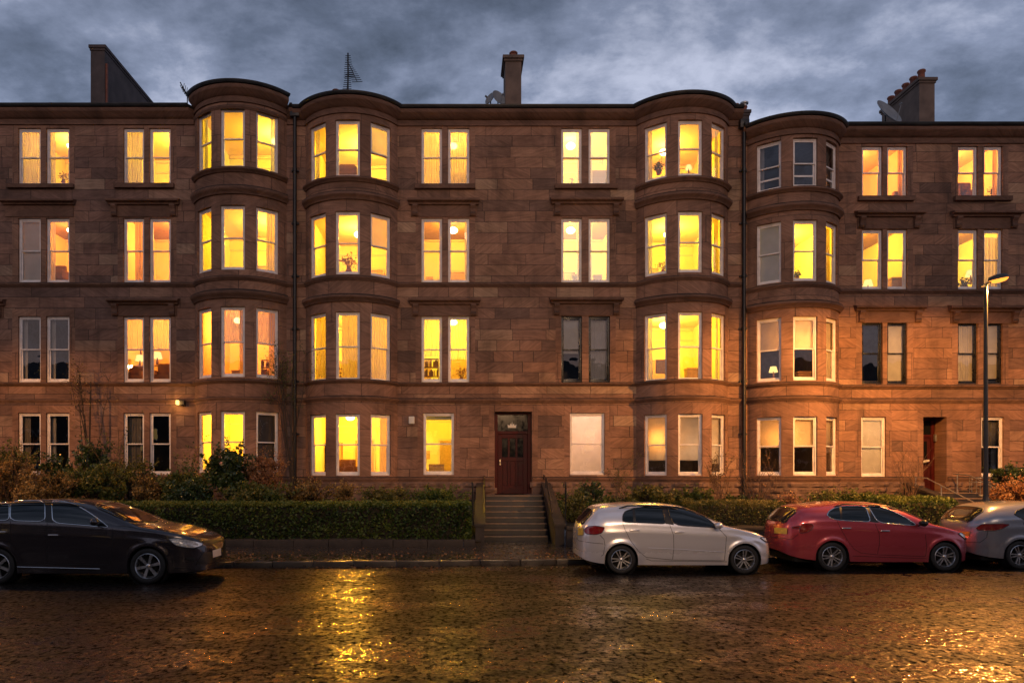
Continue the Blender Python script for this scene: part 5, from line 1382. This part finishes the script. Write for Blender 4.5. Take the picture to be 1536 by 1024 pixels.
Cw, _, _ = make_car('parked_car', 'silver white five-door hatchback parked below the red door and third bay', 3.41, 15.1, 2.6,
    [(-.87,.78), (-.85,.93), (-.80,1.04), (-.66,1.20), (-.50,1.375), (-.44,1.41), (-.1,1.46), (.4,1.49), (.9,1.48), (1.3,1.435), (1.65,1.33), (1.95,1.19), (2.25,1.03), (2.5,.965), (2.85,.89), (3.1,.79), (3.25,.68), (3.32,.55)],
    [(-.87,.70), (-.7,.95), (-.3,1.05), (.3,1.07), (1.,1.04), (1.9,.99), (2.3,.96), (2.7,.88), (3.05,.76), (3.32,.48)],
    [(-.87,.36), (-.7,.27), (-.4,.22), (0,.2), (1.3,.19), (2.6,.19), (3.1,.2), (3.32,.24)], .85, .305, 'p_white',
    dict(side=[(q((378,218),(380,165),(400,135),(470,112),(560,100),(678,96),(712,232),(600,226)), 'trimk'), (q((712,98),(800,103),(880,122),(960,155),(1040,200),(1110,260),(1100,262),(768,240)), 'trimk')],
        pillar=[q((452,115),(470,112),(482,224),(462,222)), q((672,97),(716,98),(772,240),(706,231))],
        tail=[q((82,278),(110,252),(170,246),(243,258),(222,300),(180,314),(100,310))], head=[q((1432,338),(1450,332),(1500,350),(1520,372),(1500,378),(1465,362))],
        black=[q((1514,440),(1532,442),(1532,480),(1516,478))],
        plate=[(q((44,262),(82,264),(78,318),(42,318)), 'platey')],
        seam=[q((378,222),(395,270),(440,360),(500,440),(560,488),(760,508)), q((740,236),(770,320),(772,420),(762,508),(1160,514),(1168,440),(1176,330)), q((1112,262),(1176,330)), q((560,500),(600,514),(1180,522)), q((205,318),(236,350),(243,400),(230,470),(215,478)), q((20,330),(40,360),(130,375),(230,385))],
        crease=[q((570,416),(760,424),(1160,448))], handle=[q((468,280))[0], q((812,294))[0]], mirror=(*q((1090,250))[0], 'p_white'), hm='p_white',
        screen=[[(1.42,-.55),(1.44,0),(1.42,.55),(2.12,.66),(2.26,0),(2.12,-.66)]], rear=[[(-.77,-.50),(-.80,0),(-.77,.50),(-.55,.52),(-.53,0),(-.55,-.52)]]), 5, True, rails=(-.0, 1.25))
q = zp(1150, 740, 4.955)
Cr, _, _ = make_car('parked_car', 'red hatchback with black roof rails parked below the fourth bay', 8.1, 15.55, 2.45,
    [(-1.0,.78), (-.98,.93), (-.92,1.06), (-.76,1.22), (-.58,1.37), (-.5,1.40), (0,1.455), (.5,1.49), (1.,1.485), (1.35,1.44), (1.7,1.33), (2.0,1.18), (2.28,1.03), (2.55,.965), (2.85,.88), (3.05,.77), (3.15,.64), (3.19,.5)],
    [(-1.0,.70), (-.8,.96), (-.3,1.09), (.3,1.10), (1.,1.06), (1.8,1.01), (2.3,.95), (2.7,.86), (3.0,.74), (3.19,.45)],
    [(-1.0,.42), (-.8,.31), (-.4,.24), (0,.22), (1.2,.2), (2.45,.2), (2.95,.21), (3.19,.26)], .85, .315, 'p_red',
    dict(side=[(q((448,158),(462,130),(500,108),(560,94),(732,92),(775,210),(640,205),(520,195),(470,180)), 'chrome'), (q((752,92),(830,95),(900,115),(990,155),(1060,195),(1110,232),(1080,236),(828,216)), 'chrome')],
        pillar=[q((540,98),(556,94),(562,198),(548,197)), q((726,92),(756,92),(832,216),(768,209))],
        tail=[q((240,292),(258,222),(330,222),(350,240),(335,268),(290,290)), q((188,246),(250,240),(242,262),(196,256))], head=[q((1422,296),(1440,290),(1480,308),(1490,335),(1475,340),(1448,318))],
        plate=[(q((62,252),(156,256),(154,300),(62,294)), 'platey')],
        seam=[q((524,200),(545,250),(600,345),(650,410),(700,440),(820,452)), q((805,218),(838,300),(838,380),(822,452),(1180,466),(1190,400),(1180,300)), q((20,320),(120,330),(185,340),(235,300)), q((640,462),(1190,482))],
        crease=[], handle=[q((590,256))[0], q((877,276))[0]], mirror=(*q((1125,225))[0], 'trimk'),
        screen=[[(1.45,-.55),(1.47,0),(1.45,.55),(2.12,.66),(2.28,0),(2.12,-.66)]], rear=[[(-.90,-.50),(-.93,0),(-.90,.50),(-.64,.54),(-.61,0),(-.64,-.54)]]), 5, True, rails=(.15, 1.5))
q = zp(1086, 580, 3.413)
Cg, _, _ = make_car('parked_car', 'grey hatchback cut off by the edge of the view, behind the red car', 12.42, 15.85, 2.6,
    [(-1.0,.80), (-.98,.94), (-.92,1.06), (-.76,1.20), (-.52,1.37), (-.42,1.41), (0,1.46), (.5,1.49), (1.,1.48), (1.4,1.43), (1.75,1.32), (2.05,1.18), (2.35,1.03), (2.6,.97), (3.0,.88), (3.2,.77), (3.32,.64), (3.37,.5)],
    [(-1.0,.70), (-.8,.98), (-.3,1.10), (.3,1.12), (1.,1.08), (1.9,1.01), (2.4,.95), (2.9,.86), (3.15,.74), (3.37,.45)],
    [(-1.0,.40), (-.8,.30), (-.4,.24), (0,.22), (1.2,.2), (2.6,.2), (3.1,.21), (3.37,.26)], .85, .315, 'p_grey',
    dict(side=[(q((1484,652),(1500,632),(1560,612),(1700,606),(1760,700),(1560,690)), 'trimk')],
        tail=[q((1290,722),(1318,702),(1400,700),(1466,702),(1420,728),(1380,736),(1300,734))],
        plate=[(q((1205,738),(1262,740),(1256,764),(1205,762)), 'platey')],
        seam=[q((1190,790),(1310,796),(1345,770),(1350,735)), q((1530,690),(1560,760))], handle=[], 
        screen=[[(1.5,-.55),(1.52,0),(1.5,.55),(2.2,.66),(2.35,0),(2.2,-.66)]], rear=[[(-.90,-.50),(-.93,0),(-.90,.50),(-.58,.54),(-.55,0),(-.58,-.54)]]), 5, True)
q = zp(0, 720, 4.267)
Cd, _, _ = make_car('parked_car', 'dark plum estate car with chrome window line in front of the long hedge', -8.91, 13.75, 2.9,
    [(-1.1,.82), (-1.08,.98), (-1.0,1.14), (-.85,1.32), (-.65,1.47), (-.5,1.52), (0,1.58), (.7,1.62), (1.2,1.61), (1.6,1.56), (1.95,1.46), (2.3,1.31), (2.7,1.14), (3.1,1.07), (3.5,.98), (3.75,.89), (3.92,.78), (4.02,.60)],
    [(-1.1,.74), (-.8,1.06), (0,1.18), (1.,1.15), (2.,1.09), (2.6,1.04), (3.1,.98), (3.5,.90), (3.8,.78), (4.02,.54)],
    [(-1.1,.42), (-.8,.30), (-.4,.24), (0,.22), (1.4,.2), (2.9,.2), (3.5,.21), (4.02,.25)], .90, .345, 'p_dark',
    dict(side=[(q((-95,252),(-88,185),(-40,150),(60,142),(60,258)), "chrome"), (q((70,132),(288,130),(290,265),(66,258)), 'chrome'), (q((330,132),(400,134),(480,152),(570,205),(650,262),(700,304),(560,290),(338,272)), 'chrome')],
        pillar=[q((288,132),(332,134),(338,272),(290,266))],
        head=[q((1076,374),(1120,368),(1200,376),(1298,402),(1290,418),(1240,434),(1180,428),(1120,414))],
        black=[q((1290,395),(1400,372),(1412,392),(1330,420)), q((1250,540),(1300,460),(1412,450),(1410,500),(1300,545)), q((1186,490),(1262,490),(1240,512),(1184,512))],
        plate=[(q((1355,448),(1408,434),(1410,478),(1358,494)), 'platew')],
        seam=[q((302,272),(300,520)), q((718,308),(722,470),(700,540),(60,532)), q((68,262),(60,532)), q((1076,374),(980,330),(840,300),(760,290)), q((1090,440),(1110,560),(1230,565))],
        chromeline=[q((60,552),(640,566))], handle=[q((345,350))[0], q((10,330))[0]], mirror=(*q((625,272))[0], 'p_dark'), hm='chrome',
        screen=[[(1.72,-.58),(1.74,0),(1.72,.58),(2.5,.72),(2.72,0),(2.5,-.72)]], rear=[[(-.97,-.52),(-1.0,0),(-.97,.52),(-.70,.58),(-.67,0),(-.70,-.58)]]), 6, False, rails=(-.3, 1.55))
# ------------------------------------------------------------------ furniture seen in the lit rooms
def in_room(px, py, back, bay=False):
    d = DW + back; return X(px, d), d, Z(py, d)
def item(kind, px, py, back, sc, label):
    """py = the pixel row of its foot; stands on a sill-high stand hidden below the window"""
    x, y, z = in_room(px, py, back); mb = MB(); T = Matrix.Translation((x, y, z)) @ Matrix.Scale(sc, 4)
    o = root({'lampt': 'table_lamp', 'vase': 'vase_of_flowers', 'chair': 'armchair', 'books': 'bookcase', 'pot': 'potted_plant', 'box': 'storage_box', 'dchair': 'dining_chair', 'frame': 'picture_frame'}[kind], (x, y, z), label,
             {'lampt': 'table lamp', 'vase': 'vase of flowers', 'chair': 'armchair', 'books': 'bookcase', 'pot': 'potted plant', 'box': 'box', 'dchair': 'chair', 'frame': 'picture frame'}[kind])
    B = lambda *a: mb.bbox(*a, b=.02, T=T); rng = random.Random(int(px*7+py))
    if kind == 'lampt':
        mb.lathe([(0,0),(.10,0),(.09,.02),(.03,.05),(.05,.14),(.02,.24),(.015,.3)], 14, T); mb.build('lamp_base', M['wood'], o, smooth=40)
        s = MB(); s.lathe([(.17,.26),(.11,.48)], 18, T); s.build('lamp_shade', M['globe_soft'], o, smooth=True)
    elif kind == 'vase':
        mb.lathe([(0,0),(.06,0),(.09,.08),(.05,.17),(.06,.2)], 14, T); mb.build('vase', M['pot'], o, smooth=True)
        pts = [tuple(T @ Vector((rng.gauss(0,.11), rng.gauss(0,.08), .34+rng.gauss(0,.09)))) for _ in range(160)]; leaves('flowers', pts, .035*sc, M['lf_orange'], o, rng)
    elif kind == 'pot':
        mb.lathe([(0,0),(.08,0),(.11,.16),(.12,.16),(.1,.15)], 14, T); mb.build('pot', M['pot'], o, smooth=40)
        pts = [tuple(T @ Vector((rng.gauss(0,.1), rng.gauss(0,.1), .3+rng.gauss(0,.1)))) for _ in range(160)]; leaves('foliage', pts, .05*sc, M['lf_green'], o, rng)
    elif kind == 'chair':
        B(-.38,-.3,.0,.38,.3,.22); B(-.45,-.32,.0,-.33,.32,.42); B(.33,-.32,0,.45,.32,.42); mb.build('seat', M['sofa'], o, smooth=40)
        s = MB(); s.bbox(-.34, .16, .15, .34, .34, .72, .08, T=T); s.build('backrest', M['sofa'], o, smooth=40)
    elif kind == 'dchair':
        for u in (-.2, .17): B(u, 0, 0, u+.035, .035, .6)
        for z_ in (.2, .34, .5): B(-.17, .005, z_, .18, .03, z_+.06)
        mb.build('backrest', M['wood'], o, smooth=40); s = MB(); s.bbox(-.22, -.35, -.02, .22, .0, .03, .02, T=T); s.build('seat', M['wood'], o)
    elif kind == 'books':
        for u in (-.34, .31): B(u, 0, 0, u+.03, .28, 1.15)
        for z_ in (0, .38, .76, 1.12): B(-.31, .0, z_, .31, .28, z_+.03)
        mb.build('case', M['wood'], o, smooth=40); s = MB(); 
        for z_ in (.03, .41, .79):
            u = -.3
            while u < .28:
                w = rng.uniform(.03, .06)
                if rng.random() < .8: s.bbox(u, .03, z_, u+w-.004, .24, z_+rng.uniform(.2, .31), .004, T=T)
                u += w
        s.build('books', M['sofa'], o)
    elif kind == 'box':
        B(-.25,-.15,0,.25,.15,.3); mb.build('carton', M['woodl'], o, smooth=40); s = MB(); s.bbox(-.26,-.16,.3,.26,.16,.36,.01,T=T); s.build('lid', M['woodl'], o)
    elif kind == 'frame':
        B(-.2,0,0,.2,.03,.04); B(-.2,0,.46,.2,.03,.5); B(-.2,0,.04,-.16,.03,.46); B(.16,0,.04,.2,.03,.46); mb.build('frame', M['wood'], o); s = MB(); s.box(-.16,.01,.04,.16,.02,.46,T=T); s.build('picture', M['woodl'], o)
M['globe_soft'] = emis('glowing_lamp_shade', (1., .66, .2), 1.6)
item('vase', 95, 276, .45, .8, 'little vase in the top-floor window nearest the edge of the view')
item('chair', 84, 420, .9, .8, 'armchair back in the single orange lit window of the second row from the top')
item('lampt', 210, 552, 1.4, 1., 'glowing table lamp in the furnished first-floor room, beside its dark picture frame')
item('frame', 206, 540, 2.2, .8, 'dark picture frame on the wall of the furnished first-floor room')
item('chair', 202, 571, .8, .8, 'brown armchair in the furnished first-floor room, nearer the edge of the view')
item('chair', 246, 571, .8, .9, 'brown armchair in the furnished first-floor room, nearer the first bay')
item('lampt', 236, 549, 1.9, 1.1, 'brightest glowing lamp in the furnished first-floor room, above the armchair')
item('box', 356, 566, .4, .7, 'pale carton on the sill of the curtained first bay')
item('books', 402, 575, .8, .75, 'bookcase behind the side pane of the first bay, first floor')
item('vase', 523, 411, .5, 1.3, 'large bunch of flowers in the second bay, second floor')
item('chair', 520, 270, .9, .9, 'armchair in the top floor of the second bay')
item('vase', 533, 571, .5, 1., 'bunch of flowers between drapes in the second bay, first floor')
item('dchair', 514, 573, .7, .9, 'dark dining chair behind the drapes of the second bay')
item('chair', 520, 715, .9, .9, 'dark armchair in the ground floor of the second bay')
item('dchair', 546, 712, .9, 1., 'slatted dining chair in the ground floor of the second bay')
item('books', 646, 578, .8, .85, 'bookcase in the window above the lit single ground-floor window')
item('vase', 692, 573, .5, 1., 'bunch of flowers in the pane beside the bookcase window')
item('box', 655, 712, .9, 1.1, 'low box in the single lit window left of the red door')
item('chair', 690, 281, .9, .8, 'armchair behind the net curtain on the top floor')
item('vase', 858, 278, .5, .6, 'tiny plant pot on the top-floor sill right of the middle chimney')
item('chair', 899, 279, .7, .9, 'dark armchair in the top-floor window right of the middle chimney')
item('pot', 862, 422, .4, .6, 'small plant on the second-floor sill, farther from the third bay')
item('box', 896, 422, .4, .6, 'small carton on the second-floor sill, nearer the third bay')
item('pot', 988, 262, .5, .9, 'plant in the top floor of the third bay')
item('lampt', 1033, 262, .7, .7, 'glowing lamp in the top floor of the third bay')
item('vase', 994, 412, .5, .9, 'flower arrangement in the second floor of the third bay')
item('box', 1040, 569, .6, 1.1, 'large carton standing in the first floor of the third bay')
item('frame', 992, 560, .5, 1.0, 'frame leaning in the first floor of the third bay')
item('pot', 1196, 420, .5, .7, 'small plant in the lit middle pane of the fourth bay, second floor')
item('box', 1345, 296, .4, .5, 'tiny box on the top-floor sill between the fourth bay and the lamp')
item('box', 1346, 436, .5, 1.2, 'tall carton in the second-floor window left of the lamp')
item('lampt', 1302, 440, .9, 1., 'glowing lamp low in the second-floor window left of the lamp')
item('chair', 1449, 298, .6, .9, 'dark armchair in the top-floor window above the lamp')
item('pot', 1492, 298, .5, .9, 'dark plant in the last top-floor pane above the lamp')
item('pot', 1446, 436, .5, .9, 'dark plant in the second-floor window beside the lit lantern')
item('lampt', 1456, 425, 1.2, 1., 'glowing lamp in the second-floor window beside the lit lantern')
item('pot', 64, 568, .4, .8, 'pale pot in the unlit first-floor window nearest the edge of the view')
item('lampt', 1160, 568, .5, .9, 'glowing table lamp under the half-drawn blind of the fourth bay')
item('box', 1205, 571, .5, .9, 'carton under the half-drawn blind of the fourth bay')

# ------------------------------------------------------------------ sky, lights, camera
w = bpy.data.worlds.new('World'); SC.world = w; w.use_nodes = True; nt = w.node_tree; nt.nodes.clear(); g = N(nt)
co = g.coord('Generated'); sep = g.n('SeparateXYZ'); g.link(co, sep.inputs[0])
zz = g.math('MAXIMUM', sep.outputs[2], 0.0); dn = g.math('ADD', zz, .38)
cv = g.n('CombineXYZ'); g.link(g.math('DIVIDE', sep.outputs[0], dn), cv.inputs[0]); g.link(g.math('DIVIDE', sep.outputs[1], dn), cv.inputs[1])
n1 = g.noise(g.mapping(cv.outputs[0], (1, 1.35, 1), (3.1, 1.7, 0)), 2.1, 9, .58, .15); n2 = g.noise(g.mapping(cv.outputs[0], (1, 1.3, 1), (9, 4, 2)), 7.5, 8, .62, .1)
f = g.math('ADD', g.math('MULTIPLY', n1, .66), g.math('MULTIPLY', n2, .34))
cr = g.n('ValToRGB'); g.link(f, cr.inputs[0]); e = cr.color_ramp.elements
stops = [(.38, (.055,.074,.118)), (.46, (.115,.145,.225)), (.54, (.215,.255,.375)), (.63, (.46,.50,.65))]
e[0].position = stops[0][0]; e[0].color = (*stops[0][1], 1); e[1].position = stops[-1][0]; e[1].color = (*stops[-1][1], 1)
for p, c in stops[1:-1]:
    q = e.new(p); q.color = (*c, 1)
# a warm band of afterglow low in the west, behind the viewer
glow = g.math('MULTIPLY', g.mapr(sep.outputs[1], .1, -.9, 0, 1, True), g.mapr(zz, 0, .55, 1, 0, True))
col = g.mix(g.math('MULTIPLY', glow, .7), cr.outputs[0], (.50, .32, .27))
up = g.mapr(zz, .30, .62, 1.1, .6)
sc_ = g.n('VectorMath', operation='SCALE'); g.link(col, sc_.inputs[0]); g.link(up, sc_.inputs['Scale'])
sky = g.n('TexSky'); sky.sky_type = 'NISHITA'; sky.sun_disc = False; sky.sun_elevation = R(3); sky.sun_rotation = R(180); sky.air_density = 1.5
b1_ = g.n('Background'); g.link(sc_.outputs[0], b1_.inputs[0]); b1_.inputs[1].default_value = SKY_S
b2_ = g.n('Background'); g.link(sky.outputs[0], b2_.inputs[0]); b2_.inputs[1].default_value = .012
ad = g.n('AddShader'); g.link(b1_.outputs[0], ad.inputs[0]); g.link(b2_.outputs[0], ad.inputs[1])
wo = g.n('OutputWorld'); g.link(ad.outputs[0], wo.inputs[0])
sl = bpy.data.lights.new('sun', 'SUN'); sl.energy = SUN_S; sl.angle = R(14); sl.color = (1., .68, .46)
so = bpy.data.objects.new('sun', sl); COL.objects.link(so); so.rotation_euler = (R(70), 0, R(8))
cam = bpy.data.cameras.new('camera'); co_ = bpy.data.objects.new('camera', cam); COL.objects.link(co_)
co_.location = (0, 0, EYE); co_.rotation_euler = (R(90), 0, 0)
cam.sensor_width = 36; cam.lens = F/1536*36; cam.shift_x = (768-CX)/1536; cam.shift_y = (HY-512)/1536; cam.clip_end = 3000; cam.clip_start = .1
SC.camera = co_
SC.view_settings.view_transform = 'Standard'; SC.view_settings.look = 'None'; SC.view_settings.exposure = EXPO; SC.view_settings.gamma = 1
cy = SC.cycles; cy.use_denoising = True; cy.max_bounces = 8; cy.transparent_max_bounces = 16; cy.diffuse_bounces = 3; cy.glossy_bounces = 4; cy.sample_clamp_indirect = 6; cy.caustics_reflective = False; cy.caustics_refractive = False
